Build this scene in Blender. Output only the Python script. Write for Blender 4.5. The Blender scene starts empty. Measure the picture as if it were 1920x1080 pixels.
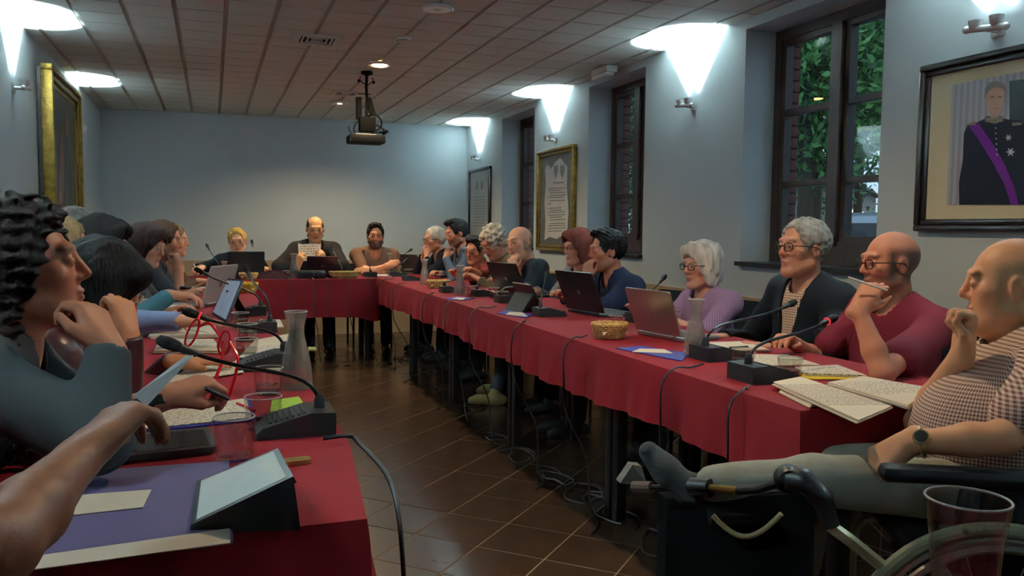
import bpy, math, random
import numpy as np
import openvdb as vdb
from mathutils import Vector, Matrix
random.seed(7); RNG = np.random.default_rng(7)
SC = bpy.context.scene; COL = SC.collection
PI = math.pi

# ---------------------------------------------------------------- camera, world, exposure
EYE = np.array([0.0, 0.0, 1.2]); FPX = 1559.5
_yw, _pt, _rl = [math.radians(a) for a in (19.826, 4.051, -0.5736)]
FWD = np.array([math.sin(_yw)*math.cos(_pt), math.cos(_yw)*math.cos(_pt), -math.sin(_pt)])
_R0 = np.array([math.cos(_yw), -math.sin(_yw), 0.0]); _U0 = np.cross(_R0, FWD)
RGT = _R0*math.cos(_rl) - _U0*math.sin(_rl); UPV = _R0*math.sin(_rl) + _U0*math.cos(_rl)
cam_data = bpy.data.cameras.new('camera'); cam = bpy.data.objects.new('camera', cam_data); COL.objects.link(cam)
cam_data.sensor_width = 36.0; cam_data.lens = FPX*36.0/1920.0; cam_data.clip_start = 0.05; cam_data.clip_end = 200
_m = Matrix.Identity(4)
for i in range(3):
    _m[i][0] = RGT[i]; _m[i][1] = UPV[i]; _m[i][2] = -FWD[i]; _m[i][3] = EYE[i]
cam.matrix_world = _m
SC.camera = cam
SC.view_settings.view_transform = 'Standard'; SC.view_settings.look = 'None'
SC.view_settings.gamma = 1.0; SC.view_settings.use_curve_mapping = False
SC.view_settings.exposure = 0.5
world = bpy.data.worlds.new('dusk'); SC.world = world; world.use_nodes = True
_bg = world.node_tree.nodes['Background']; _bg.inputs[0].default_value = (0.42, 0.58, 0.78, 1); _bg.inputs[1].default_value = 1.25

def ray(u, v): return FWD + RGT*((u-960)/FPX) - UPV*((v-540)/FPX)
def P(u, v, d): return EYE + ray(u, v)*d
def onX(u, v, X): r = ray(u, v); return EYE + r*(X/r[0])
def onY(u, v, Y): r = ray(u, v); return EYE + r*(Y/r[1])
def onZ(u, v, Z): r = ray(u, v); return EYE + r*((Z-EYE[2])/r[2])
def proj(p):
    q = np.asarray(p, float)-EYE; d = q@FWD
    return 960+FPX*(q@RGT)/d, 540-FPX*(q@UPV)/d, d

# ---------------------------------------------------------------- materials
MATS = {}
def srgb(c):
    return tuple((x/12.92 if x <= 0.04045 else ((x+0.055)/1.055)**2.4) for x in (c[0]/255., c[1]/255., c[2]/255.))
def mat(name, col=None, rough=0.6, metal=0.0, var=0.0, vscale=8.0, bump=0.0, bscale=40.0, spec=0.5, trans=0.0, ior=1.45,
        emit=None, estr=0.0, sheen=0.0, coat=0.0, stretch=None, vdetail=3.0, alpha=1.0, subs=0.0):
    if name in MATS: return MATS[name]
    m = bpy.data.materials.new(name); m.use_nodes = True; MATS[name] = m
    nt = m.node_tree; b = nt.nodes['Principled BSDF']
    c = srgb(col) if col else (.5, .5, .5)
    b.inputs['Base Color'].default_value = (*c, 1); b.inputs['Roughness'].default_value = rough
    b.inputs['Metallic'].default_value = metal; b.inputs['Specular IOR Level'].default_value = spec
    b.inputs['Transmission Weight'].default_value = trans; b.inputs['IOR'].default_value = ior
    b.inputs['Sheen Weight'].default_value = sheen; b.inputs['Coat Weight'].default_value = coat
    b.inputs['Alpha'].default_value = alpha
    if subs: b.inputs['Subsurface Weight'].default_value = subs; b.inputs['Subsurface Radius'].default_value = (.02, .008, .004); b.inputs['Subsurface Scale'].default_value = .6
    if emit: b.inputs['Emission Color'].default_value = (*emit, 1); b.inputs['Emission Strength'].default_value = estr
    if var or bump:
        tc = nt.nodes.new('ShaderNodeTexCoord'); mp = nt.nodes.new('ShaderNodeMapping')
        nt.links.new(tc.outputs['Object'], mp.inputs[0])
        if stretch: mp.inputs['Scale'].default_value = stretch
    if var:
        n = nt.nodes.new('ShaderNodeTexNoise'); n.inputs['Scale'].default_value = vscale; n.inputs['Detail'].default_value = vdetail
        nt.links.new(mp.outputs[0], n.inputs['Vector'])
        r = nt.nodes.new('ShaderNodeValToRGB')
        r.color_ramp.elements[0].position = .3; r.color_ramp.elements[1].position = .7
        r.color_ramp.elements[0].color = (*[max(0, x*(1-var)) for x in c], 1)
        r.color_ramp.elements[1].color = (*[min(1, x*(1+var)) for x in c], 1)
        nt.links.new(n.outputs['Fac'], r.inputs[0]); nt.links.new(r.outputs[0], b.inputs['Base Color'])
    if bump:
        n2 = nt.nodes.new('ShaderNodeTexNoise'); n2.inputs['Scale'].default_value = bscale; n2.inputs['Detail'].default_value = 3
        nt.links.new(mp.outputs[0], n2.inputs['Vector'])
        bp = nt.nodes.new('ShaderNodeBump'); bp.inputs['Strength'].default_value = bump; bp.inputs['Distance'].default_value = .01
        nt.links.new(n2.outputs['Fac'], bp.inputs['Height']); nt.links.new(bp.outputs[0], b.inputs['Normal'])
    return m

# ---------------------------------------------------------------- mesh builder
def nrm(v):
    v = np.asarray(v, float); l = math.sqrt(float(v@v)); return v/l if l > 1e-12 else v
class MB:
    def __init__(s): s.v = []; s.f = []; s.mi = []; s.cur = 0; s.T = None
    def _add(s, vs, fs):
        o = len(s.v)
        if s.T is not None: vs = [tuple((s.T @ Vector(p))) for p in vs]
        s.v.extend([tuple(map(float, p)) for p in vs])
        for f in fs: s.f.append(tuple(i+o for i in f)); s.mi.append(s.cur)
        return s
    def box(s, c, d, rot=0.0, bev=0.0):
        x, y, z = d[0]/2, d[1]/2, d[2]/2; cr, sr = math.cos(rot), math.sin(rot)
        def tr(p): return (c[0]+p[0]*cr-p[1]*sr, c[1]+p[0]*sr+p[1]*cr, c[2]+p[2])
        if not bev:
            vs = [(i*x, j*y, k*z) for k in (-1, 1) for j in (-1, 1) for i in (-1, 1)]
            fs = [(0, 2, 3, 1), (4, 5, 7, 6), (0, 1, 5, 4), (2, 6, 7, 3), (0, 4, 6, 2), (1, 3, 7, 5)]
            return s._add([tr(p) for p in vs], fs)
        b = min(bev, x*.99, y*.99, z*.99)
        vs = []; fs = []
        def ring(zz, ins):
            xx, yy = x-ins, y-ins; o = len(vs); e = b-ins if ins < b else 0
            cc = max(b*(1-ins/b*1.0), 1e-5)
            for sx, sy in ((1, 1), (-1, 1), (-1, -1), (1, -1)):
                for q in range(3):
                    a0 = {(1, 1): 0, (-1, 1): PI/2, (-1, -1): PI, (1, -1): 1.5*PI}[(sx, sy)]+q*PI/4
                    vs.append((sx*(x-b)+math.cos(a0)*(b-ins), sy*(y-b)+math.sin(a0)*(b-ins), zz))
            return o
        r0 = ring(-z, b*.98); r1 = ring(-z+b*.3, b*.3); r2 = ring(-z+b, 0); r3 = ring(z-b, 0); r4 = ring(z-b*.3, b*.3); r5 = ring(z, b*.98)
        rs = [r0, r1, r2, r3, r4, r5]
        for a, bb in zip(rs, rs[1:]):
            for i in range(12): j = (i+1) % 12; fs.append((a+i, a+j, bb+j, bb+i))
        fs.append(tuple(reversed(range(r0, r0+12)))); fs.append(tuple(range(r5, r5+12)))
        return s._add([tr(p) for p in vs], fs)
    def prism(s, pts, n0, n1):      # polygon pts (3D) extruded by vectors: from +n0 to +n1
        k = len(pts); n0 = np.array(n0, float); n1 = np.array(n1, float)
        vs = [np.array(p)+n0 for p in pts]+[np.array(p)+n1 for p in pts]
        fs = [tuple(reversed(range(k))), tuple(range(k, 2*k))]+[(i, (i+1) % k, k+(i+1) % k, k+i) for i in range(k)]
        return s._add(vs, fs)
    def lathe(s, prof, c=(0, 0, 0), n=24, ax=None, cap=True):   # prof: list of (r, z)
        vs = []; fs = []; c = np.array(c, float)
        if ax is None: X, Y, Z = np.eye(3)
        else:
            Z = nrm(ax); X = nrm(np.cross(Z, [0, 0, 1.0]) if abs(Z[2]) < .9 else np.cross(Z, [1.0, 0, 0])); Y = np.cross(Z, X)
        for r, z in prof:
            for i in range(n):
                a = 2*PI*i/n; vs.append(c+X*(r*math.cos(a))+Y*(r*math.sin(a))+Z*z)
        for k in range(len(prof)-1):
            for i in range(n): j = (i+1) % n; fs.append((k*n+i, k*n+j, (k+1)*n+j, (k+1)*n+i))
        if cap:
            if prof[0][0] > 1e-6: fs.append(tuple(reversed(range(n))))
            if prof[-1][0] > 1e-6: o = (len(prof)-1)*n; fs.append(tuple(range(o, o+n)))
        return s._add(vs, fs)
    def cyl(s, a, b, r, r2=None, n=12):
        a = np.array(a, float); b = np.array(b, float); L = np.linalg.norm(b-a)
        return s.lathe([(r, 0), (r if r2 is None else r2, L)], a, n, ax=b-a)
    def tube(s, pts, r, n=8, cap=True, flat=None):
        pts = [np.array(p, float) for p in pts]; k = len(pts); vs = []; fs = []
        rr = r if hasattr(r, '__len__') else [r]*k
        t = nrm(pts[1]-pts[0]); up = np.array([0, 0, 1.0]) if abs(t[2]) < .9 else np.array([1.0, 0, 0])
        X = nrm(np.cross(up, t)); 
        for i, p in enumerate(pts):
            t = nrm(pts[min(i+1, k-1)]-pts[max(i-1, 0)])
            X = nrm(X-t*(X@t)); Y = np.cross(t, X)
            for j in range(n):
                a = 2*PI*j/n; fy = 1 if flat is None else flat
                vs.append(p+X*(rr[i]*math.cos(a))+Y*(rr[i]*fy*math.sin(a)))
        for i in range(k-1):
            for j in range(n): q = (j+1) % n; fs.append((i*n+j, i*n+q, (i+1)*n+q, (i+1)*n+j))
        if cap: fs.append(tuple(reversed(range(n)))); fs.append(tuple(range((k-1)*n, k*n)))
        return s._add(vs, fs)
    def torus(s, c, R, r, ax=(0, 0, 1), n=32, m=8):
        Z = nrm(ax); X = nrm(np.cross(Z, [0, 0, 1.0]) if abs(Z[2]) < .9 else np.cross(Z, [1.0, 0, 0])); Y = np.cross(Z, X); c = np.array(c, float)
        vs = []; fs = []
        for i in range(n):
            a = 2*PI*i/n; D = X*math.cos(a)+Y*math.sin(a)
            for j in range(m): b = 2*PI*j/m; vs.append(c+D*(R+r*math.cos(b))+Z*(r*math.sin(b)))
        for i in range(n):
            for j in range(m): fs.append((i*m+j, ((i+1) % n)*m+j, ((i+1) % n)*m+(j+1) % m, i*m+(j+1) % m))
        return s._add(vs, fs)
    def ball(s, c, r, n=12, m=8, rot=None):
        rx, ry, rz = r if hasattr(r, '__len__') else (r, r, r); vs = []; fs = []
        for i in range(m+1):
            t = PI*i/m
            for j in range(n):
                a = 2*PI*j/n; p = np.array([rx*math.sin(t)*math.cos(a), ry*math.sin(t)*math.sin(a), rz*math.cos(t)])
                if rot is not None: p = rot@p
                vs.append(p+np.array(c))
        for i in range(m):
            for j in range(n): q = (j+1) % n; fs.append((i*n+j, (i+1)*n+j, (i+1)*n+q, i*n+q))
        return s._add(vs, fs)
    def quad(s, a, b, c, d): return s._add([a, b, c, d], [(0, 1, 2, 3)])
    def grid(s, fn, nu, nv):
        vs = [fn(i/nu, j/nv) for j in range(nv+1) for i in range(nu+1)]; w = nu+1
        return s._add(vs, [(j*w+i, j*w+i+1, (j+1)*w+i+1, (j+1)*w+i) for j in range(nv) for i in range(nu)])
    def mesh(s, name, smooth=True, ang=35):
        me = bpy.data.meshes.new(name); me.from_pydata(s.v, [], s.f); me.update()
        if any(s.mi): me.polygons.foreach_set('material_index', s.mi)
        if smooth:
            me.polygons.foreach_set('use_smooth', [True]*len(me.polygons))
            try: me.set_sharp_from_angle(angle=math.radians(ang))
            except Exception: pass
        return me
    def obj(s, name, m, parent=None, loc=None, rotz=None, smooth=True, ang=35):
        return put(name, s.mesh(name, smooth, ang), m, parent, loc, rotz)
def put(name, me, m, parent=None, loc=None, rotz=None):
    if m is not None and not me.materials:
        for q in (m if isinstance(m, (list, tuple)) else [m]): me.materials.append(q)
    o = bpy.data.objects.new(name, me); COL.objects.link(o)
    if parent is not None: o.parent = parent
    if loc is not None: o.location = [float(x) for x in loc]
    if rotz is not None: o.rotation_euler = (0, 0, rotz)
    return o
LABELS = {}
def tag(o, label, cat, group=None, kind=None):
    if label: o['label'] = label
    if cat: o['category'] = cat
    if group: o['group'] = group
    if kind: o['kind'] = kind
    return o
def thing(name, label, cat, loc=(0, 0, 0), rotz=0.0, group=None, kind=None):
    o = bpy.data.objects.new(name, None); COL.objects.link(o); o.empty_display_size = .05
    o.location = [float(x) for x in loc]; o.rotation_euler = (0, 0, rotz)
    return tag(o, label, cat, group, kind)
def struct(name, label, loc=(0, 0, 0)):
    o = bpy.data.objects.new(name, None); COL.objects.link(o); o.location = loc; o['kind'] = 'structure'
    if label: o['label'] = label
    return o
def bez(p0, p1, p2, p3, n=12):
    p0, p1, p2, p3 = [np.array(p, float) for p in (p0, p1, p2, p3)]
    return [p0*(1-t)**3+3*p1*t*(1-t)**2+3*p2*t*t*(1-t)+p3*t**3 for t in np.linspace(0, 1, n)]
def spline(pts, n=8):       # Catmull-Rom
    pts = [np.array(p, float) for p in pts]; out = []
    q = [2*pts[0]-pts[1]]+pts+[2*pts[-1]-pts[-2]]
    for i in range(1, len(q)-2):
        for t in np.linspace(0, 1, n, endpoint=False):
            a, b, c, d = q[i-1], q[i], q[i+1], q[i+2]
            out.append(.5*((2*b)+(-a+c)*t+(2*a-5*b+4*c-d)*t*t+(-a+3*b-3*c+d)*t**3))
    out.append(pts[-1]); return out
# ---------------------------------------------------------------- room constants
XL, XR, YB, YF, ZC = -1.052, 2.823, 9.44, -1.7, 2.384
WINS = [(0.885, 1.915), (2.985, 4.015), (5.16, 6.075), (7.255, 8.175)]
ZS, ZT = 1.03, 2.325          # window sill and head
WT = 0.37                      # wall thickness
M_wall = mat('pale_blue_grey_paint', (188, 200, 205), .55, var=.02, vscale=1.5, bump=.04, bscale=160)
M_dado = mat('tan_dado_paint', (165, 140, 108), .5, var=.03, vscale=3)
M_ctile = mat('ceiling_tile_white', (216, 220, 211), .8, var=.03, vscale=14, bump=.12, bscale=120)
M_cgap = mat('ceiling_grid_beige', (186, 172, 156), .8)
M_grout = mat('floor_grout', (128, 114, 96), .8)
M_ftile = mat('brown_floor_tile', (70, 54, 42), .24, var=.28, vscale=5, bump=.03, bscale=30, spec=.5)
M_wood = mat('dark_brown_window_wood', (52, 34, 27), .42, var=.25, vscale=9, stretch=(4, 4, .6))
M_brick = mat('dark_red_brick', (100, 58, 50), .85, var=.3, vscale=20, bump=.3, bscale=60)
M_mortar = mat('mortar', (62, 42, 38), .9)
M_sill = mat('black_stone_sill', (28, 26, 28), .3)
M_chrome = mat('chrome', (225, 226, 228), .3, 1.0)
M_white = mat('white_enamel', (214, 212, 208), .45)
M_black = mat('black_plastic', (18, 18, 19), .4)
M_blackm = mat('black_metal', (22, 22, 24), .35, .6)
M_gold = mat('aged_gold_leaf', (132, 106, 46), .42, .75, var=.35, vscale=30, bump=.25, bscale=50)
M_bframe = mat('black_lacquer_frame', (26, 20, 18), .3, var=.1)

def glass_mat(name, col=(1, 1, 1), rough=0.0, ior=1.45, boost=1.0):
    if name in MATS: return MATS[name]
    m = bpy.data.materials.new(name); m.use_nodes = True; nt = m.node_tree; MATS[name] = m
    nt.nodes.remove(nt.nodes['Principled BSDF']); out = nt.nodes['Material Output']
    t = nt.nodes.new('ShaderNodeBsdfTransparent'); t.inputs[0].default_value = (*col, 1)
    g = nt.nodes.new('ShaderNodeBsdfGlossy'); g.inputs['Roughness'].default_value = rough
    lw = nt.nodes.new('ShaderNodeLayerWeight'); lw.inputs[0].default_value = .5
    pw = nt.nodes.new('ShaderNodeMath'); pw.operation = 'POWER'; pw.inputs[1].default_value = 5
    ma = nt.nodes.new('ShaderNodeMath'); ma.operation = 'MULTIPLY_ADD'; ma.use_clamp = True
    f0 = ((ior-1)/(ior+1))**2*boost; ma.inputs[1].default_value = 1-f0; ma.inputs[2].default_value = f0
    mx = nt.nodes.new('ShaderNodeMixShader')
    nt.links.new(lw.outputs['Facing'], pw.inputs[0]); nt.links.new(pw.outputs[0], ma.inputs[0]); nt.links.new(ma.outputs[0], mx.inputs[0])
    nt.links.new(t.outputs[0], mx.inputs[1]); nt.links.new(g.outputs[0], mx.inputs[2]); nt.links.new(mx.outputs[0], out.inputs[0])
    return m
M_pane = glass_mat('window_pane_glass', (.88, .92, .9), 0.0, 1.5)
M_glass = glass_mat('drinking_glass', (.93, .94, .93), 0.02, 1.5, 1.6)
M_lens = glass_mat('spectacle_lens', (.93, .95, .95), 0.0, 1.45)

# ---------------------------------------------------------------- lights that the room has
def spot(name, loc, aim, energy, col, size, blend=.35, rad=.02, parent=None):
    L = bpy.data.lights.new(name, 'SPOT'); L.energy = energy; L.color = col; L.spot_size = math.radians(size); L.spot_blend = blend
    L.shadow_soft_size = rad
    o = bpy.data.objects.new(name, L); COL.objects.link(o); o.location = loc
    o.rotation_euler = Vector(aim).to_track_quat('-Z', 'Y').to_euler()
    if parent is not None: o.parent = parent
    return o

# ---------------------------------------------------------------- walls
w = MB(); w.box(((XL+XR)/2, YB+.1, ZC/2), (XR-XL+1.2, .2, ZC+.4)); o = w.obj('wall_back', M_wall, smooth=False)
tag(o, 'plain pale blue-grey end wall behind the head table', None, kind='structure')
w = MB(); w.box((XL-.1, (YB+YF)/2, ZC/2), (.2, YB-YF, ZC+.4)); o = w.obj('wall_left', M_wall, smooth=False)
tag(o, 'pale blue-grey side wall with the gilt framed painting', None, kind='structure')
w = MB(); w.box(((XL+XR)/2, YF-.1, ZC/2), (XR-XL+1.2, .2, ZC+.4)); o = w.obj('wall_front', M_wall, smooth=False)
tag(o, 'pale wall behind the viewer', None, kind='structure')
w = MB()
edges = [YF]+[e for a in WINS for e in a]+[YB]
for a, b in zip(edges[0::2], edges[1::2]): w.box((XR+WT/2, (a+b)/2, ZC/2), (WT, b-a, ZC+.4))
for a, b in WINS:
    w.box((XR+WT/2, (a+b)/2, (ZS-.224)/2), (WT, b-a, ZS+.176)); w.box((XR+WT/2, (a+b)/2, (ZT+ZC+.2)/2), (WT, b-a, ZC+.2-ZT))
o = w.obj('wall_right', M_wall, smooth=False); tag(o, 'pale blue-grey side wall with deep window recesses', None, kind='structure')
wall_right = o
ZD = .835
for i, (c, d, lab) in enumerate([(((XL+XR)/2, YB-.008, ZD/2), (XR-XL, .016, ZD), 'tan painted dado along the end wall'),
                                 ((XR-.008, (YB+YF)/2, ZD/2), (.016, YB-YF-.04, ZD), 'tan painted dado along the window wall'),
                                 ((XL+.008, (YB+YF)/2, ZD/2), (.016, YB-YF-.04, ZD), 'tan painted dado along the painting wall')]):
    w = MB(); w.box(c, d); o = w.obj('trim_%d' % (i+1), M_dado, smooth=False); tag(o, lab, None, kind='structure')

# ---------------------------------------------------------------- ceiling of small tiles
ceil = struct('ceiling', 'suspended ceiling of small off-white tiles with grooved beige bands')
w = MB(); w.box(((XL+XR)/2, (YB+YF)/2, ZC+.06), (XR-XL+.1, YB-YF+.1, .1)); w.obj('ceiling_backing', M_cgap, ceil, smooth=False)
ts = .263; x0 = .0891
w = MB(); hx, hy = ts-.024, ts-.011
w.box((0, 0, 0), (hx, hy, .012)); tm = w.mesh('ceiling_tile', False); tm.materials.append(M_ctile)
cells = []
for i in range(-6, 13):
    for j in range(0, 45):
        cx = x0+ts*(i+.5); cy = YB-ts*(j+.5)
        if cy < YF: continue
        a, b = max(cx-hx/2, XL), min(cx+hx/2, XR)
        if b-a < .02: continue
        u, v, d = proj((cx, cy, ZC)); vis = d > .3 and -60 < u < 1980 and v > -30
        cells.append((0 if vis else 1, d, (a+b)/2, cy, b-a))
cells.sort(); rest = MB()
for k, (nv, d, cx, cy, wd) in enumerate(cells):
    if nv == 0 and k < 300 and abs(wd-hx) < 1e-6: put('ceiling_tile', tm, None, ceil, (cx, cy, ZC+.004))
    elif nv == 0 and k < 300:
        q = MB(); q.box((0, 0, 0), (wd, hy, .012)); q.obj('ceiling_tile', M_ctile, ceil, (cx, cy, ZC+.004), smooth=False)
    else: rest.box((cx, cy, ZC+.004), (wd, hy, .012))
o = rest.obj('ceiling_tile_field', M_ctile, ceil, smooth=False); o['kind'] = 'stuff'
# fine ribs in the grooved bands
w = MB()
for i in range(-4, 11):
    gx = x0+ts*i
    if XL < gx < XR:
        for k in (-.0065, 0, .0065): w.box((gx+k, (YB+YF)/2, ZC+.0055), (.003, YB-YF, .007))
o = w.obj('grooved_band', M_ctile, ceil, smooth=False); o['kind'] = 'stuff'

# ---------------------------------------------------------------- floor of diagonal tiles
floor = struct('floor', 'brown glazed floor tiles laid diagonally')
w = MB(); w.box(((XL+XR)/2, (YB+YF)/2, -.0517), (XR-XL+.1, YB-YF+.1, .1)); w.obj('floor_base', M_grout, floor, smooth=False)
ft = .2765; h = math.sqrt(.5); cells = []
for i in range(-40, 60):
    for j in range(-40, 60):
        cx = 1.1232+ft*h*(i+j); cy = 2.9345+ft*h*(j-i)
        if not (XL-.1 < cx < XR+.1 and YF-.1 < cy < YB+.1): continue
        u, v, d = proj((cx, cy, 0))
        vis = d > .3 and -100 < u < 2000 and v < 1150 and cx > .25
        cells.append((0 if vis else 1, d, cx, cy, RNG.uniform(-.0006, .0006)))
cells.sort()
w = MB(); w.box((0, 0, 0), (ft-.007, ft-.007, .012), rot=PI/4); tm = w.mesh('floor_tile', False); tm.materials.append(M_ftile); rest = MB()
for k, (nv, d, cx, cy, dz) in enumerate(cells):
    if nv == 0 and k < 300: put('floor_tile', tm, None, floor, (cx, cy, -.006+dz))
    else: rest.box((cx, cy, -.006), (ft-.007, ft-.007, .012), rot=PI/4)
o = rest.obj('floor_tile_field', M_ftile, floor, smooth=False); o['kind'] = 'stuff'

# ---------------------------------------------------------------- windows
win_lab = ['dark wooden window beside the viewer', 'large dark wooden six-pane window nearest the framed portrait',
           'dark wooden window between the parchment and the tail-lit car view', 'dark wooden window nearest the end wall']
brick_len = {1: (.2, .09)}
def make_brick_mesh(L):
    q = MB(); q.box((0, 0, 0), (L, .012, .054), bev=.004); me = q.mesh('brick'); me.materials.append(M_brick); return me
bm_full, bm_half = make_brick_mesh(.094), make_brick_mesh(.086)
for n, (a, b) in enumerate(WINS):
    W = struct('window_%d' % (n+1), win_lab[n]); xf = XR+.235
    fr = MB(); t = .055; dp = .07
    fr.box((xf, a+t/2, (ZS+ZT)/2), (dp, t, ZT-ZS)); fr.box((xf, b-t/2, (ZS+ZT)/2), (dp, t, ZT-ZS))
    fr.box((xf, (a+b)/2, ZT-t/2), (dp, b-a-2*t, t)); fr.box((xf, (a+b)/2, ZS+.06), (dp, b-a-2*t, .12))
    fr.obj('outer_frame', M_wood, W, smooth=False)
    q = MB(); mid = (a+b)/2; q.box((xf-.01, mid, (ZS+ZT)/2+.02), (dp+.02, .075, ZT-ZS-.16)); q.obj('mullion', M_wood, W, smooth=False)
    z1, z2 = 1.465, 1.865
    rows = [(ZS+.12, z1-.016), (z1+.016, z2-.016), (z2+.016, ZT-t)]
    for (ya, yb) in ((a+t, mid-.0375), (mid+.0375, b-t)):
        s = MB(); e = .03
        s.box((xf, ya+e/2, (ZS+ZT)/2+.03), (.05, e, ZT-ZS-t-.12)); s.box((xf, yb-e/2, (ZS+ZT)/2+.03), (.05, e, ZT-ZS-t-.12))
        s.box((xf, (ya+yb)/2, ZT-t-e/2), (.05, yb-ya-2*e, e)); s.box((xf, (ya+yb)/2, ZS+.12+e/2), (.05, yb-ya-2*e, e))
        sash = s.obj('sash', M_wood, W, smooth=False)
        for zz in (z1, z2): s = MB(); s.box((xf, (ya+yb)/2, zz), (.045, yb-ya-2*e, .032)); s.obj('glazing_bar', M_wood, sash, smooth=False)
        for za, zb in rows:
            s = MB(); s.box((xf+.005, (ya+yb)/2, (za+zb)/2), (.004, yb-ya-e, zb-za+.01)); s.obj('pane', M_pane, sash, smooth=False)
    s = MB(); s.box((XR+.085, (a+b)/2, ZS-.012), (.235, b-a+.012, .024)); s.obj('sill', M_sill, W, smooth=False)
    s = MB(); s.box((XR+.32, b-.0012, (ZS+ZT)/2), (.099, .002, ZT-ZS)); s.obj('mortar_bed', M_mortar, W, smooth=False)
    if n:
        z = ZS+.04; k = 0
        while z < ZT-.03:
            put('brick', bm_full if k % 2 else bm_half, None, W, (XR+.32, b-.004-.002*(k % 3), z))
            z += .064; k += 1
# ---------------------------------------------------------------- outside: yard, trees, parked cars, far house
M_leafs = [mat('leaf_green_%d' % i, c, .6, var=.3, vscale=3) for i, c in enumerate([(82, 136, 72), (44, 82, 48), (116, 150, 88)])]
M_bark = mat('bark', (70, 58, 46), .9, bump=.4, bscale=20)
M_asph = mat('yard_paving', (96, 96, 98), .9, var=.15)
w = MB(); w.box((XR+WT+20, 15, -.26), (40, 60, .2)); o = w.obj('yard_ground', M_asph, smooth=False); tag(o, 'grey paved yard outside the windows', None, kind='structure')
def tree(loc, hgt, rad, nl, mi, label, seed, zlo=.35):
    r = np.random.default_rng(seed); T = thing('leafy_tree', label, 'tree', loc, group='trees outside the windows')
    q = MB(); q.tube([(0, 0, 0), (.1, .05, hgt*.35), (.0, .1, hgt*.7)], [.16, .12, .05], 8)
    for k in range(5):
        a = k*1.3; q.tube([(.05, .05, hgt*(.3+.07*k)), (math.cos(a)*rad*.5, math.sin(a)*rad*.5, hgt*(.5+.08*k))], [.06, .02], 6)
    q.obj('trunk', M_bark, T)
    nc = 26; cen = r.normal(size=(nc, 3)); cen /= np.linalg.norm(cen, axis=1)[:, None]; cen *= (r.random(nc)**.5)[:, None]
    cen = cen*[rad, rad, hgt*(1-zlo)/2]+[0, 0, hgt*(1+zlo)/2]
    pid = r.integers(0, nc, nl); p = cen[pid]+r.normal(size=(nl, 3))*rad*.2
    d = r.normal(size=(nl, 3)); d /= np.linalg.norm(d, axis=1)[:, None]; e = np.cross(d, r.normal(size=(nl, 3))); e /= np.linalg.norm(e, axis=1)[:, None]
    L = r.uniform(.05, .11, (nl, 1)); vs = np.stack([p-d*L, p+e*L*.45, p+d*L, p-e*L*.45], 1).reshape(-1, 3)
    me = bpy.data.meshes.new('foliage'); me.from_pydata(vs.tolist(), [], np.arange(nl*4).reshape(-1, 4).tolist()); me.update()
    for m in M_leafs: me.materials.append(m)
    me.polygons.foreach_set('material_index', np.where(r.random(nl) < .7, mi, (mi+1) % 3).astype(np.int32))
    o = put('foliage', me, None, T); o['kind'] = 'stuff'
tree((8.9, 11.0, -.16), 6.0, 1.5, 9000, 0, 'bright green leafy tree filling the six-pane window', 1, .36)
tree((13.6, 16.4, -.16), 8.5, 2.6, 8000, 1, 'dark green tree standing behind the bright leafy tree', 2, .2)
tree((11.3, 11.6, -.16), 7.0, 1.6, 7000, 2, 'light green tree at the upper right of the six-pane window', 3, .38)
tree((8.2, 16.8, -.16), 6.0, 2.0, 7000, 1, 'dark tree seen through the middle window', 4, .3)
tree((11.4, 21.4, -.16), 8.0, 2.6, 9000, 1, 'dense dark tree behind the white parked car', 7, .04)
tree((14.5, 28.0, -.16), 7.0, 3.2, 5000, 1, 'far dark tree beyond the parked white car', 5, .15)
tree((19.5, 21.5, -.16), 9.5, 3.4, 7000, 1, 'tall dark tree at the back of the yard', 6, .1)
M_carw = mat('white_car_paint', (205, 208, 214), .25, coat=.5); M_cars = mat('silver_car_paint', (150, 158, 168), .3, .4, coat=.5)
M_carg = mat('car_window_glass', (30, 36, 42), .08); M_tail = mat('red_tail_lamp', (190, 20, 24), .2, emit=(.8, .02, .02), estr=.6); M_tyre = mat('tyre_rubber', (20, 20, 20), .8)
def car(loc, rz, pm, label, tall=1.45):
    T = thing('parked_car', label, 'car', loc, rz)
    L, Wd = 4.0, 1.7
    prof = [(-2, .35), (-2.02, .75), (-1.9, .95), (-1.55, tall-.06), (-1.3, tall), (.35, tall), (1.0, .95), (1.9, .82), (2.0, .6), (2.0, .35)]
    q = MB(); ws = [.80, .85, .83, .66, .64, .64, .78, .82, .8, .78]
    k = len(prof); vs = [(x, -y, z) for (x, z), y in zip(prof, ws)]+[(x, y, z) for (x, z), y in zip(prof, ws)]
    q._add(vs, [tuple(reversed(range(k))), tuple(range(k, 2*k))]+[(i, (i+1) % k, k+(i+1) % k, k+i) for i in range(k)])
    q.obj('body', pm, T, ang=50)
    q = MB(); q.quad((-1.92, -.62, .98), (-1.92, .62, .98), (-1.63, .56, tall-.14), (-1.63, -.56, tall-.14)); q.obj('rear_window', M_carg, T)
    for s in (-1, 1):
        q = MB(); q.prism([(-1.45, s*.80, .98), (.85, s*.80, .98), (.3, s*.69, tall-.12), (-1.25, s*.69, tall-.12)], (0, s*-.02, 0), (0, s*.025, 0)); q.obj('side_window', M_carg, T, smooth=False)
        q = MB(); q.box((-1.96, s*.72, .84), (.14, .22, .3), bev=.03); q.obj('tail_lamp', M_tail, T)
        for x in (-1.25, 1.25): q = MB(); q.cyl((x, s*.86, .31), (x, s*.68, .31), .31, n=20); q.obj('wheel', M_tyre, T)
car((9.3, 8.75, -.16), math.radians(20), M_cars, 'silver car with red tail lamp seen low in the six-pane window', 1.62)
car((6.98, 11.25, -.16), math.radians(60), M_carw, 'white car with red tail lamp seen through the middle window')
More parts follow.
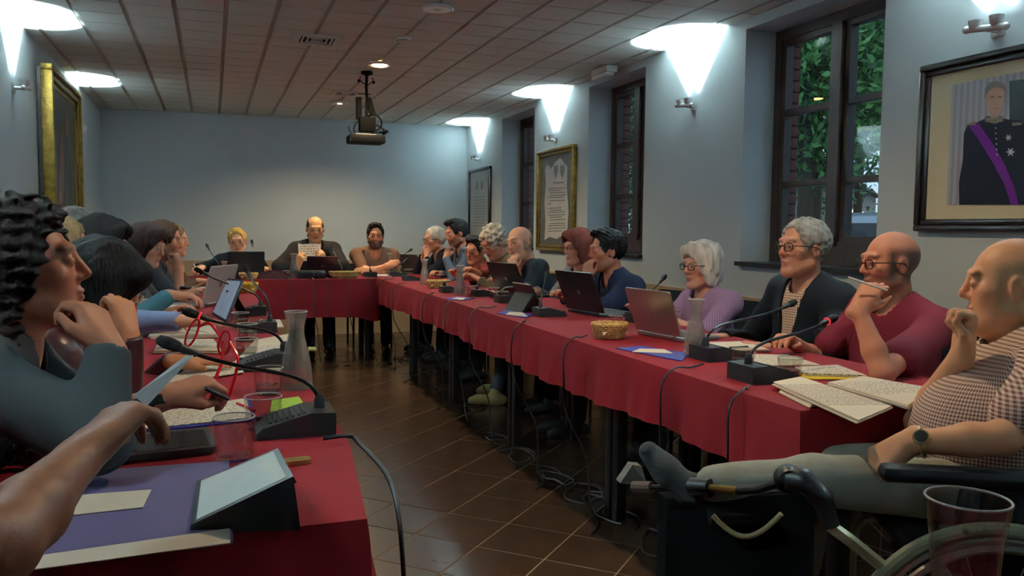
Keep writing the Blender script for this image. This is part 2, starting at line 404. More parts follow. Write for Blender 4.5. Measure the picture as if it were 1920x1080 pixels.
M_house = mat('far_house_wall', (148, 138, 128), .9, var=.1); M_hwin = mat('lit_far_window', (230, 220, 190), .5, emit=(1, .9, .7), estr=1.1); M_roof = mat('far_roof', (70, 62, 66), .8)
H = thing('far_house', 'distant house with lit windows beyond the trees', 'building', (27, 33, -.16), math.radians(42))
q = MB(); q.box((0, 0, 1.6), (12, 5, 3.2)); q.obj('house_wall', M_house, H, smooth=False)
q = MB(); q.prism([(-6.3, -2.9, 3.2), (-6.3, 2.9, 3.2), (-6.3, 0, 5.2)], (0, 0, 0), (12.6, 0, 0)); q.obj('roof', M_roof, H, smooth=False)
for k in range(6):
    q = MB(); q.box((-5+2*k, -2.52, 1.7), (.9, .06, 1.2)); q.obj('house_window', M_hwin, H, smooth=False)
# ---------------------------------------------------------------- wall sconces, each with its own lamp
COOL = (.70, .90, 1.0); WARM = (1.0, .76, .47)
E_SCONCE, E_DOWN = 720.0, 80.0
M_nickel = mat('satin_nickel', (226, 228, 230), .4, .5)
def sconce(y, side, label):
    s = 1 if side == 'L' else -1; x = XL if side == 'L' else XR
    T = thing('wall_sconce', label, 'wall light', (x, y, 1.97), group='chrome wall uplights')
    q = MB(); q.box((s*.006, 0, 0), (.012, .06, .05), bev=.005); q.cyl((s*.01, 0, 0), (s*.07, 0, .0), .011); q.obj('wall_bracket', M_chrome, T)
    q = MB(); q.cyl((s*.07, -.085, -.008), (s*.07, .085, .014), .013, n=14); q.ball((s*.07, -.085, -.008), .015); q.ball((s*.07, .085, .014), .015); q.obj('cross_bar', M_nickel, T)
    for k in (-1, 1):
        q = MB(); q.lathe([(.012, -.01), (.022, .0), (.027, .028), (.025, .028), (.02, .004), (0, .002)], (s*.07, k*.045, .012), 16); c = q.obj('lamp_cup', M_nickel, T)
        q = MB(); q.ball((s*.07, k*.045, .022), (.014, .014, .01)); q.obj('bulb', mat('cool_bulb', (255, 255, 255), .4, emit=(.8, .92, 1), estr=60), T)
    for k in (-1, 1): spot('sconce_light', (s*.035, k*.045, .05), (s*.08, k*.10, 1), E_SCONCE/2, COOL, 74, .4, .015, T)
for k, y in enumerate((2.405, 4.54, 6.74, 8.93)):
    sconce(y, 'R', ['chrome wall uplight above the uniformed portrait', 'chrome wall uplight between the two nearest windows',
                    'chrome wall uplight above the framed parchment', 'chrome wall uplight above the narrow black frame'][k])
sconce(.24, 'R', 'chrome wall uplight on the window wall beside the viewer')
for k, y in enumerate((1.11, 3.28, 5.46, 7.68)):
    sconce(y, 'L', ['chrome wall uplight behind the viewer on the painting wall', 'chrome wall uplight over the nearest left sitters',
                    'chrome wall uplight on the near side of the gilt painting', 'chrome wall uplight on the far side of the gilt painting'][k])
# ---------------------------------------------------------------- ceiling downlights
def downlight(y, on, label, x=1.148, deep=False):
    T = thing('ceiling_downlight', label, 'ceiling light', (x, y, ZC-.004), group='round ceiling downlights')
    q = MB(); q.lathe([(.062, 0), (.085, -.004), (.088, -.014), (.08, -.022), (.07, -.02), (.06, -.006)], n=28, cap=False); q.obj('trim_ring', M_white if on and not deep else M_nickel, T)
    q = MB(); q.lathe([(.07, -.019), (.055, -.006), (.02, -.003), (0, -.003)], n=28); q.obj('reflector', M_chrome, T)
    q = MB(); q.ball((0, 0, -.016), (.06, .06, .014) if on and not deep else (.026, .022, .007), 18, 8)
    q.obj('bulb', mat('warm_bulb', (255, 220, 170), .4, emit=(1, .62, .22), estr=22) if on else mat('dull_bulb', (190, 190, 185), .3), T)
    if on: spot('downlight_lamp', (0, 0, -.03), (0, 0, -1), E_DOWN, WARM, 150, .6, .05, T)
downlight(4.40, False, 'unlit mirrored ceiling downlight nearest the viewer')
downlight(6.03, True, 'glowing warm ceiling downlight in front of the projector')
downlight(8.02, True, 'ceiling downlight above the head table', deep=True)
downlight(2.45, True, 'warm ceiling downlight above the near aisle')
downlight(.75, False, 'unlit ceiling downlight over the viewer')
# ---------------------------------------------------------------- ceiling vents and detector
M_dark = mat('vent_shadow_black', (26, 23, 22), .9)
def vent(x, y, w_, label):
    T = thing('ceiling_vent', label, 'vent', (x, y, ZC-.002))
    q = MB()
    for s in (-1, 1): q.box((s*(w_/2+.02), 0, -.006), (.04, w_+.08, .008)); q.box((0, s*(w_/2+.02), -.006), (w_, .04, .008))
    q.obj('vent_frame', M_ctile, T, smooth=False)
    q = MB(); q.box((0, 0, -.001), (w_, w_, .002)); q.obj('vent_backing', M_dark, T, smooth=False)
    for k in range(4):
        e = w_/2-.016-.03*k; q = MB()
        for s in (-1, 1): q.box((s*e, 0, -.006), (.009, 2*e+.009, .008)); q.box((0, s*e, -.006), (2*e, .009, .008))
        q.obj('louvre', M_ctile, T, smooth=False)
vent(.64, 5.45, .21, 'square louvred ceiling vent nearest the viewer'); vent(1.13, 7.5, .17, 'small louvred ceiling vent behind the projector')
T = thing('smoke_detector', 'small white smoke detector beside the ceiling downlight', 'detector', (1.14, 5.2, ZC))
q = MB(); q.lathe([(.05, 0), (.05, -.012), (.035, -.028), (0, -.03)], n=20); q.obj('detector_body', M_ctile, T)
q = MB(); q.torus((0, 0, -.02), .038, .004); q.obj('detector_slot', M_dark, T)
# ---------------------------------------------------------------- emergency light
T = thing('emergency_light', 'white emergency light box above the middle window', 'emergency light', (2.70, 5.56, ZC-.002))
q = MB(); q.box((0, 0, -.03), (.09, .26, .05), bev=.01); q.obj('housing', M_white, T)
q = MB(); q.box((-.012, 0, -.068), (.07, .24, .03), bev=.012); q.obj('diffuser', mat('frosted_diffuser', (225, 226, 224), .3), T)
# ---------------------------------------------------------------- projector hung from the ceiling
M_pblk = mat('matt_projector_black', (8, 8, 8), .8, spec=.08)
T = thing('ceiling_projector', 'black projector hanging from the ceiling on a cabled pole', 'projector', (1.125, 6.42, ZC))
q = MB(); q.lathe([(.045, 0), (.045, -.02), (.02, -.03)], n=16); q.tube([(0, 0, 0), (-.005, 0, -.12), (.0, 0, -.2), (-.004, 0, -.36)], .011, 10); q.obj('pole', M_pblk, T)
for k, (dx, dy, a) in enumerate([(-.055, .0, .03), (.05, .02, -.03)]):
    q = MB(); q.tube([(dx*.2, dy, -.10), (dx, dy, -.07), (dx*.9, dy, -.04)], .004, 6); q.ball((dx*1.1, dy, -.075), .012); q.obj('loose_wire', M_pblk, T)
q = MB(); q.box((-.02, 0, -.17), (.10, .008, .006)); q.obj('cable_clip', M_pblk, T)
q = MB(); q.box((-.062, 0, -.28), (.045, .03, .17), bev=.01); q.obj('signal_box', M_pblk, T)
q = MB(); q.prism([(.0, 0, -.19), (.03, 0, -.2), (.065, 0, -.31), (.045, 0, -.33), (.015, 0, -.31)], (0, -.015, 0), (0, .015, 0)); q.obj('mount_arm', M_pblk, T)
q = MB(); q.box((0, 0, -.40), (.12, .09, .11), bev=.008); q.obj('mount_block', M_pblk, T)
q = MB(); q.torus((.055, .03, -.38), .062, .006, (0.1, 1, 0)); q.tube(spline([(.06, -.03, -.40), (.11, -.05, -.43), (.13, -.06, -.47), (.09, -.04, -.45)]), .006, 6)
q.tube(spline([(-.05, 0, -.36), (-.09, -.02, -.40), (-.1, -.02, -.46), (-.04, -.04, -.48), (.1, -.03, -.46), (.14, 0, -.5)]), .005, 6)
q.tube(spline([(-.14, 0, -.42), (-.13, .02, -.45), (-.11, 0, -.49)]), .003, 6); q.ball((.13, -.06, -.45), (.025, .015, .014)); q.obj('cable_loop', M_pblk, T)
q = MB(); q.box((-.01, 0, -.515), (.27, .2, .062), bev=.012); pb = q.obj('projector_body', mat('projector_olive_black', (15, 14, 11), .6, spec=.15), T)
q = MB(); q.box((-.02, -.0, -.481), (.16, .14, .012), bev=.004); q.obj('top_plate', mat('dull_grey_plate', (120, 118, 112), .6), pb)
q = MB(); q.cyl((-.05, .1, -.515), (-.05, .125, -.515), .028, n=18); q.obj('projector_lens', M_carg, pb)
q = MB(); q.torus((-.145, -.03, -.515), .022, .006, (1, 0, 0)); q.obj('vent_ring', M_pblk, pb)
# ---------------------------------------------------------------- pictures on the walls
def frame_x(T, x, s, ya, yb, za, zb, wd, dp, m, names='moulding', steps=1):   # frame on a wall facing s along x
    for k in range(steps):
        o_ = wd*k/steps; ww = wd/steps; d = dp*(1-.28*k)
        for (nm, c, dm) in (('top_rail', (x+s*d/2, (ya+yb)/2, zb-o_-ww/2), (d, yb-ya-2*o_, ww)), ('bottom_rail', (x+s*d/2, (ya+yb)/2, za+o_+ww/2), (d, yb-ya-2*o_, ww)),
                          ('side_rail', (x+s*d/2, ya+o_+ww/2, (za+zb)/2), (d, ww, zb-za-2*o_-2*ww)), ('side_rail', (x+s*d/2, yb-o_-ww/2, (za+zb)/2), (d, ww, zb-za-2*o_-2*ww))):
            q = MB(); q.box(c, dm, bev=min(.006, ww*.3)); q.obj(nm, m, T)
def plate(T, nm, x, s, pts, m, lay=1):       # flat printed shape: pts (y, z) on a wall plane facing s
    q = MB(); pp = [(x, y, z) for y, z in pts]
    q.prism(pp, (0, 0, 0), (s*.0006*lay, 0, 0)); return q.obj(nm, m, T, smooth=False)
def rect(ya, yb, za, zb): return [(ya, za), (yb, za), (yb, zb), (ya, zb)]
def YZ(pts, X): r = [onX(u, v, X) for u, v in pts]; return [(p[1], p[2]) for p in r]
def ell(cy, cz, ry, rz, n=20): return [(cy+ry*math.cos(2*PI*i/n), cz+rz*math.sin(2*PI*i/n)) for i in range(n)]
# gilt painting, leaning slightly off the left wall
T = thing('gilt_painting', 'large dark oil painting in a broad gilt frame on the left wall', 'painting')
ya, yb, za, zb = 6.12, 7.42, 1.02, 2.235
frame_x(T, XL+.03, 1, ya, yb, za, zb, .12, .07, M_gold, steps=3)
q = MB(); q.box((XL+.02, (ya+yb)/2, (za+zb)/2), (.03, yb-ya-.04, zb-za-.04)); q.obj('stretcher', M_bframe, T, smooth=False)
M_oil = mat('dark_oil_paint', (58, 48, 38), .35, var=.45, vscale=3.5, bump=.1, bscale=80)
q = MB(); q.box((XL+.045, (ya+yb)/2, (za+zb)/2), (.02, yb-ya-.22, zb-za-.22)); cv = q.obj('canvas', M_oil, T, smooth=False)
plate(cv, 'painted_drape', XL+.0555, 1, [(6.45, 1.15), (6.62, 1.15), (6.8, 1.75), (6.72, 1.95), (6.6, 1.7)], mat('painted_red_brown', (110, 62, 52), .4, var=.3, vscale=8))
plate(cv, 'painted_robe', XL+.0555, 1, [(6.7, 1.15), (7.15, 1.15), (7.1, 1.6), (6.95, 1.85), (6.82, 1.6)], mat('painted_umber', (44, 38, 34), .4, var=.3, vscale=8))
plate(cv, 'painted_head', XL+.0555, 1, ell(6.95, 1.93, .07, .09), mat('painted_flesh', (120, 96, 76), .4, var=.2, vscale=12))
# narrow black frame by the end wall
M_paper = mat('paper_white', (226, 222, 212), .75, var=.015, vscale=6); M_docgrey = mat('grey_document', (150, 152, 150), .6, var=.04)
M_ink = mat('printed_grey_ink', (92, 92, 96), .8); M_crest = mat('crest_grey_print', (104, 100, 98), .8, var=.4, vscale=60)
T = thing('framed_document', 'pale document in a narrow black frame near the end wall', 'picture')
ya, yb, za, zb = 8.50, 9.27, 1.10, 1.875
frame_x(T, XR, -1, ya, yb, za, zb, .035, .035, M_bframe)
q = MB(); q.box((XR-.008, (ya+yb)/2, (za+zb)/2), (.016, yb-ya-.06, zb-za-.06)); dc = q.obj('document_sheet', M_docgrey, T, smooth=False)
for cy in (8.8, 8.97): plate(dc, 'printed_crest', XR-.0165, -1, ell(cy, 1.68, .045, .055), M_crest)
for k in range(11): plate(dc, 'text_line', XR-.0165, -1, rect(8.68, 9.1-.03*(k % 3), 1.55-.032*k, 1.556-.032*k), M_ink)
# parchment in a gold frame
T = thing('framed_parchment', 'torn parchment with two crests in a gold frame between the windows', 'picture')
ya, yb, za, zb = 6.285, 7.09, 1.012, 1.9
frame_x(T, XR, -1, ya, yb, za, zb, .055, .045, M_gold, steps=2)
q = MB(); q.box((XR-.01, (ya+yb)/2, (za+zb)/2), (.02, yb-ya-.09, zb-za-.09)); bd = q.obj('backing_board', mat('dark_grey_mount', (82, 80, 76), .7, var=.05), T, smooth=False)
XP = XR-.0205
par = [(1022, 318), (1026, 308), (1034, 316), (1042, 303), (1051, 296), (1058, 306), (1064, 312), (1063, 352), (1066, 395), (1064, 430), (1066, 446), (1056, 440), (1044, 448), (1031, 444), (1021, 450), (1023, 415), (1021, 380), (1024, 345)]
pz = YZ(par, XP); pm_ = plate(bd, 'parchment', XP, -1, pz, mat('parchment', (196, 196, 190), .75, var=.06, vscale=5), 2)
for cu in (1042.5, 1054.5):
    cc = onX(cu, 322, XP); plate(pm_, 'printed_crest', XP-.0013, -1, [(cc[1]-.045, cc[2]+.055), (cc[1]+.045, cc[2]+.055), (cc[1]+.045, cc[2]-.01), (cc[1], cc[2]-.06), (cc[1]-.045, cc[2]-.01)], M_crest)
def tline(u0, u1, v, hh=1.5, nm='text_line'): plate(pm_, nm, XP-.0013, -1, YZ([(u0, v), (u1, v-.4*(u1-u0)*.12), (u1, v-.4*(u1-u0)*.12+hh), (u0, v+hh)], XP), M_ink)
tline(1038, 1058, 342, 2.2, 'heading_line')
r_ = random.Random(3)
for v in (353, 357, 361, 366, 370, 376, 390, 394, 398, 403, 407, 412, 419, 423, 428, 433): tline(1028+r_.choice((0, 0, 3)), 1061-r_.choice((0, 1, 3, 8)), v)
tline(1028, 1034, 382)
# uniformed portrait photograph
T = thing('framed_portrait', 'portrait photograph of a man in dark uniform with purple sash, wide black frame', 'picture')
ya, yb, za, zb = 2.03, 2.742, 1.208, 1.893
frame_x(T, XR, -1, ya, yb, za, zb, .05, .04, M_bframe, steps=2)
q = MB(); q.box((XR-.01, (ya+yb)/2, (za+zb)/2), (.02, yb-ya-.08, zb-za-.08)); mt = q.obj('mat_board', mat('cream_mat_board', (196, 188, 158), .75, var=.03), T, smooth=False)
XP = XR-.0205
M_ph = mat('photo_pale_curtain', (150, 150, 154), .35)
nt = M_ph.node_tree; wv = nt.nodes.new('ShaderNodeTexWave'); wv.inputs['Scale'].default_value = 11; wv.inputs['Distortion'].default_value = 1.0; wv.bands_direction = 'Y'
tcn = nt.nodes.new('ShaderNodeTexCoord'); rmp = nt.nodes.new('ShaderNodeValToRGB'); rmp.color_ramp.elements[0].color = (.22, .22, .25, 1); rmp.color_ramp.elements[1].color = (.36, .36, .4, 1)
nt.links.new(tcn.outputs['Object'], wv.inputs['Vector']); nt.links.new(wv.outputs['Fac'], rmp.inputs[0]); nt.links.new(rmp.outputs[0], nt.nodes['Principled BSDF'].inputs['Base Color'])
c0 = onX(1785, 165, XP); c1 = onX(1783, 385, XP)
ph = plate(mt, 'photo_print', XP, -1, rect(2.135, c0[1], 1.315, 1.795), M_ph, 1)
plate(ph, 'photo_pillar', XP-.0007, -1, YZ([(1893, 152), (1935, 147), (1935, 384), (1893, 384)], XP), mat('photo_dark_background', (44, 50, 54), .6, spec=.1), 1)
M_uni = mat('photo_black_uniform', (20, 20, 27), .6, spec=.08); M_sash = mat('photo_purple_sash', (92, 34, 110), .6, spec=.1); M_pskin = mat('photo_skin', (164, 130, 112), .4); M_phair = mat('photo_grey_hair', (90, 80, 74), .4)
L2 = XP-.0014
plate(ph, 'printed_uniform', L2, -1, YZ([(1799, 384), (1799, 340), (1806, 300), (1808, 250), (1814, 236), (1830, 231), (1846, 223), (1850, 218), (1880, 218), (1884, 223), (1912, 226), (1924, 236), (1932, 300), (1936, 384)], XP), M_uni, 1)
plate(ph, 'printed_head', L2-.0007, -1, YZ([(1848, 182), (1850, 165), (1858, 157), (1870, 155), (1882, 160), (1885, 172), (1884, 190), (1879, 206), (1874, 216), (1872, 222), (1858, 222), (1857, 210), (1851, 200)], XP), M_pskin, 1)
plate(ph, 'printed_hair', L2-.0014, -1, YZ([(1847, 185), (1848, 165), (1856, 155), (1870, 152), (1884, 157), (1886, 172), (1881, 166), (1868, 163), (1856, 168), (1851, 176)], XP), M_phair, 1)
for cu in (1862, 1876): plate(ph, 'printed_eye', L2-.0014, -1, YZ([(cu-3, 181), (cu+3, 180.5), (cu+3, 182.5), (cu-3, 183)], XP), M_uni, 1)
plate(ph, 'printed_mouth', L2-.0014, -1, YZ([(1864, 203), (1875, 202.5), (1875, 204), (1864, 204.5)], XP), mat('photo_lip', (120, 74, 66), .4), 1)
plate(ph, 'printed_sash', L2-.0007, -1, YZ([(1818, 238), (1836, 231), (1862, 268), (1886, 310), (1903, 350), (1911, 384), (1896, 384), (1884, 345), (1862, 305), (1836, 262)], XP), M_sash, 1)
plate(ph, 'printed_collar', L2-.0014, -1, YZ([(1848, 221), (1882, 219), (1883, 227), (1866, 232), (1849, 228)], XP), mat('photo_braid', (110, 100, 84), .4, var=.4, vscale=90), 1)
M_medal = mat('photo_silver_medal', (176, 176, 170), .4)
for cu, cv_, r in ((1892, 258, 7), (1896, 285, 9)):
    plate(ph, 'printed_medal', L2-.0014, -1, YZ([(cu+(r if i % 2 == 0 else r*.45)*math.cos(PI*i/6), cv_+(r if i % 2 == 0 else r*.45)*math.sin(PI*i/6)) for i in range(12)], XP), M_medal, 1)
for k in range(6): plate(ph, 'printed_button', L2-.0014, -1, YZ([(1868+1.5*math.cos(a)+k*.5, 240+k*10+1.5*math.sin(a)) for a in np.linspace(0, 2*PI, 8, endpoint=False)], XP), M_medal, 1)
for eu, s in ((1822, -1), (1908, 1)): plate(ph, 'printed_epaulette', L2-.0014, -1, YZ([(eu-9, 231-s*1), (eu+9, 229+s*1), (eu+9, 234), (eu-9, 236)], XP), mat('photo_braid', None), 1)
# ---------------------------------------------------------------- tables and red cloths
ZTAB = .75
M_red = mat('red_tablecloth', (120, 14, 23), .8, var=.10, vscale=4, bump=.06, bscale=300, spec=.25)
M_tabtop = mat('table_laminate', (120, 96, 74), .5); M_leg = mat('black_table_leg', (24, 24, 27), .45, .3)
def table(xa, xb, ya, yb, label, ins=.165, axis='Y', rz=0.0):
    T = thing('folding_table', label, 'table', ((xa+xb)/2, (ya+yb)/2, 0), rz, group='meeting tables under the red cloths')
    hx, hy = (xb-xa)/2, (yb-ya)/2
    q = MB(); q.box((0, 0, ZTAB-.02), (2*hx, 2*hy, .026)); q.obj('tabletop', M_tabtop, T, smooth=False)
    ix, iy = (hx-ins, hy-.03) if axis == 'Y' else (hx-.03, hy-ins)
    for sx in (-1, 1):
        for sy in (-1, 1):
            q = MB(); q.box((sx*ix, sy*iy, (ZTAB-.034)/2), (.045, .045, ZTAB-.034), bev=.004); q.obj('leg', M_leg, T)
    q = MB()
    if axis == 'Y':
        for sx in (-1, 1): q = MB(); q.box((sx*ix, 0, ZTAB-.055), (.03, 2*iy-.05, .04)); q.obj('apron_rail', M_leg, T, smooth=False)
    else:
        for sy in (-1, 1): q = MB(); q.box((0, sy*iy, ZTAB-.055), (2*ix-.05, .03, .04)); q.obj('apron_rail', M_leg, T, smooth=False)
XTR0, XTR1, XTL0, XTL1 = 1.392, 2.10, -.50, .270
for k, (a, b) in enumerate(((1.72, 3.05), (3.06, 4.285), (4.295, 5.515), (5.525, 6.75), (6.76, 8.03))):
    table(XTR0+.012, XTR1-.012, a, b, ['window-side table nearest the wheelchair', 'window-side table under the wicker basket', 'window-side table under the black laptops', 'window-side table under the second wicker basket', 'window-side table beside the head table'][k])
for k, (a, b) in enumerate(((1.28, 2.6), (2.61, 3.9), (3.91, 5.2), (5.21, 6.9))):
    table(XTL0+.012, (.205 if k == 0 else XTL1-.012), a, b, ['left table nearest the viewer under the folders', 'left table under the sheets and microphones', 'left table under the upright tablet', 'left table nearest the head table'][k])
for k, (a, b) in enumerate(((-.42, .46), (.47, 1.345))):
    table(a, b, 7.345, 8.02, ['head table in front of the woman in black', 'head table in front of the man in the brown shirt'][k], axis='X')
def cloth(name, label, poly, drops, seed, flare=.03, corner=.06, z=ZTAB-.003, wave=.02, wl=.28):
    r = np.random.default_rng(seed); n = len(poly); pts = []; cx, cy = np.mean(poly, 0)
    for i in range(n):
        a = np.array(poly[i], float); b = np.array(poly[(i+1) % n], float); e = b-a; L = np.linalg.norm(e); t = e/L; nn = np.array([t[1], -t[0]])
        m = max(3, int(L/.022))
        for k in range(m):
            s = k/m; pts.append((a+e*s, nn, i, s*L, L))
    N = len(pts); nor = np.array([p[1] for p in pts]); pos = np.array([p[0] for p in pts])
    dr = np.array([drops[p[2]] for p in pts])
    cd = np.array([min(p[3], p[4]-p[3]) for p in pts])
    for _ in range(4): nor = (nor+np.roll(nor, 1, 0)+np.roll(nor, -1, 0)); nor /= np.linalg.norm(nor, axis=1)[:, None]
    for _ in range(3): dr = (dr+np.roll(dr, 1)+np.roll(dr, -1))/3
    arc = np.cumsum(np.r_[0, np.linalg.norm(np.diff(pos, axis=0), axis=1)])
    ph = r.uniform(0, 6.28, 4)
    wv = np.sin(arc*2*PI/wl+ph[0]+1.3*np.sin(arc*2.1+ph[1]))*.6+np.sin(arc*2*PI/(wl*.43)+ph[2])*.28+np.sin(arc*2*PI/(wl*2.7)+ph[3])*.5
    cf = np.exp(-(cd/.10)**2)
    hem = 1+.05*np.sin(arc*1.7+ph[1])+.03*np.sin(arc*5+ph[2])
    rows = [(0, 0)]+[(k/9, 1) for k in range(1, 10)]
    vs = []; fs = []
    inner = pos-nor*.02
    vs += [(x, y, z+.004) for x, y in inner]; vs += [(p[0]+q[0]*.002, p[1]+q[1]*.002, z+.003) for p, q in zip(pos, nor)]
    for k in range(1, 10):
        t = k/9; out = .006+t*(flare+wave*wv*t**.7+corner*cf)
        zz = z-.004-(dr*hem+.05*cf)*t
        vs += [(pos[i, 0]+nor[i, 0]*out[i], pos[i, 1]+nor[i, 1]*out[i], zz[i]) for i in range(N)]
    R_ = 11
    for k in range(R_-1):
        for i in range(N): j = (i+1) % N; fs.append((k*N+i, (k+1)*N+i, (k+1)*N+j, k*N+j))
    fs.append(tuple(range(N)))
    q = MB(); q._add(vs, fs); o = q.obj(name, M_red, ang=60)
    return tag(o, label, 'tablecloth')
cloth('red_tablecloth', 'long red cloth hanging over the window-side tables', [(XTR0, 1.705), (XTR1, 1.705), (XTR1, 8.05), (XTR0, 8.05)], [.22, .2, .2, .195], 1, .018, .05)
cloth('red_tablecloth', 'long red cloth covering the left tables', [(XTL0, 1.262), (.218, 1.262), (.262, 1.72), (XTL1, 6.92), (XTL0, 6.92)], [.42, .2, .2, .2, .2], 2, .01, .012)
cloth('red_tablecloth', 'red cloth hanging over the head table', [(-.44, 7.33), (1.36, 7.33), (1.36, 8.04), (-.44, 8.04)], [.34, .3, .3, .3], 3, .02, .02, wave=.014)
ZT0 = ZTAB+.0015      # level of the cloth surface

# ---------------------------------------------------------------- paper materials
def page_mat(name, base, ink, pitch=.0075, wx=.09, wy=.125, dens=.5, grid=False):
    m = mat(name, base, .75); nt = m.node_tree; b = nt.nodes['Principled BSDF']
    def N(t, **k):
        n = nt.nodes.new(t)
        for a, v in k.items(): setattr(n, a, v)
        return n
    def M(op, a, bb=None, cc=None):
        n = N('ShaderNodeMath', operation=op)
        for i, x in enumerate((a, bb, cc)):
            if x is None: continue
            if hasattr(x, 'is_linked') or hasattr(x, 'links'): nt.links.new(x, n.inputs[i])
            else: n.inputs[i].default_value = x
        return n.outputs[0]
    tc = N('ShaderNodeTexCoord'); sp = N('ShaderNodeSeparateXYZ'); nt.links.new(tc.outputs['Object'], sp.inputs[0]); x, y = sp.outputs[0], sp.outputs[1]
    fr = M('FRACT', M('DIVIDE', y, pitch)); line = M('GREATER_THAN', fr, .58)
    cb = N('ShaderNodeCombineXYZ'); nt.links.new(M('MULTIPLY', x, 90), cb.inputs[0]); nt.links.new(M('FLOOR', M('DIVIDE', y, pitch)), cb.inputs[1])
    ns = N('ShaderNodeTexNoise'); ns.inputs['Scale'].default_value = 1.0; nt.links.new(cb.outputs[0], ns.inputs['Vector'])
    word = M('GREATER_THAN', ns.outputs[0], dens)
    ins = M('MULTIPLY', M('LESS_THAN', M('ABSOLUTE', x), wx), M('LESS_THAN', M('ABSOLUTE', y), wy))
    fac = M('MULTIPLY', M('MULTIPLY', line, word), ins)
    if grid:
        gl = M('MULTIPLY', M('GREATER_THAN', M('FRACT', M('DIVIDE', x, .045)), .96), ins); fac = M('MAXIMUM', fac, gl)
        fac = M('MAXIMUM', fac, M('MULTIPLY', M('GREATER_THAN', M('FRACT', M('DIVIDE', y, .03)), .95), ins))
    mx = N('ShaderNodeMix', data_type='RGBA'); mx.inputs[6].default_value = (*srgb(base), 1); mx.inputs[7].default_value = (*srgb(ink), 1)
    nt.links.new(fac, mx.inputs[0]); nt.links.new(mx.outputs[2], b.inputs['Base Color']); return m
M_page = page_mat('printed_page', (226, 219, 203), (128, 122, 116))
M_table_page = page_mat('printed_table_page', (232, 226, 210), (150, 142, 132), .006, .14, .1, .46, True)
M_blank = mat('blank_paper', (226, 220, 206), .75)
M_blue = mat('blue_folder_card', (48, 48, 150), .5); M_yellow = mat('yellow_card', (226, 196, 40), .6); M_cream = mat('cream_card', (214, 206, 176), .7); M_greenp = mat('green_note_paper', (150, 186, 66), .7)
def sheet(name, label, cat, px, z, thick, m, n=1, group=None, curl=0.0, sub=None):
    """px: four image corners of a flat sheet lying at height z; built at its place on the table"""
    c = [onZ(u, v, z) for u, v in px]; cen = sum(c)/4; e = c[1]-c[0]; a = math.atan2(e[1], e[0])
    T = thing(name, label, cat, (cen[0], cen[1], z), a, group)
    ca, sa = math.cos(-a), math.sin(-a); loc = [((p-cen)[0]*ca-(p-cen)[1]*sa, (p-cen)[0]*sa+(p-cen)[1]*ca, 0) for p in c]
    r = random.Random(label); 
    for k in range(n):
        q = MB(); dx, dy = (r.uniform(-.006, .006), r.uniform(-.006, .006)) if k and n > 1 else (0, 0); t = thick/n
        zz = thick-(k+1)*t
        def fn(s, tt):
            p = (1-s)*(1-tt)*np.array(loc[0])+s*(1-tt)*np.array(loc[1])+s*tt*np.array(loc[2])+(1-s)*tt*np.array(loc[3]); return p
        A, B_, C_, D_ = loc
        top = [fn(i/6, 0) for i in range(7)]+[fn(1, i/4) for i in range(1, 5)]+[fn(1-i/6, 1) for i in range(1, 7)]+[fn(0, 1-i/4) for i in range(1, 4)]
        q.prism([(p[0]+dx, p[1]+dy, zz) for p in top], (0, 0, 0), (0, 0, t*.9))
        q.obj('sheet', m if k == 0 else M_blank, T, smooth=False)
    return T
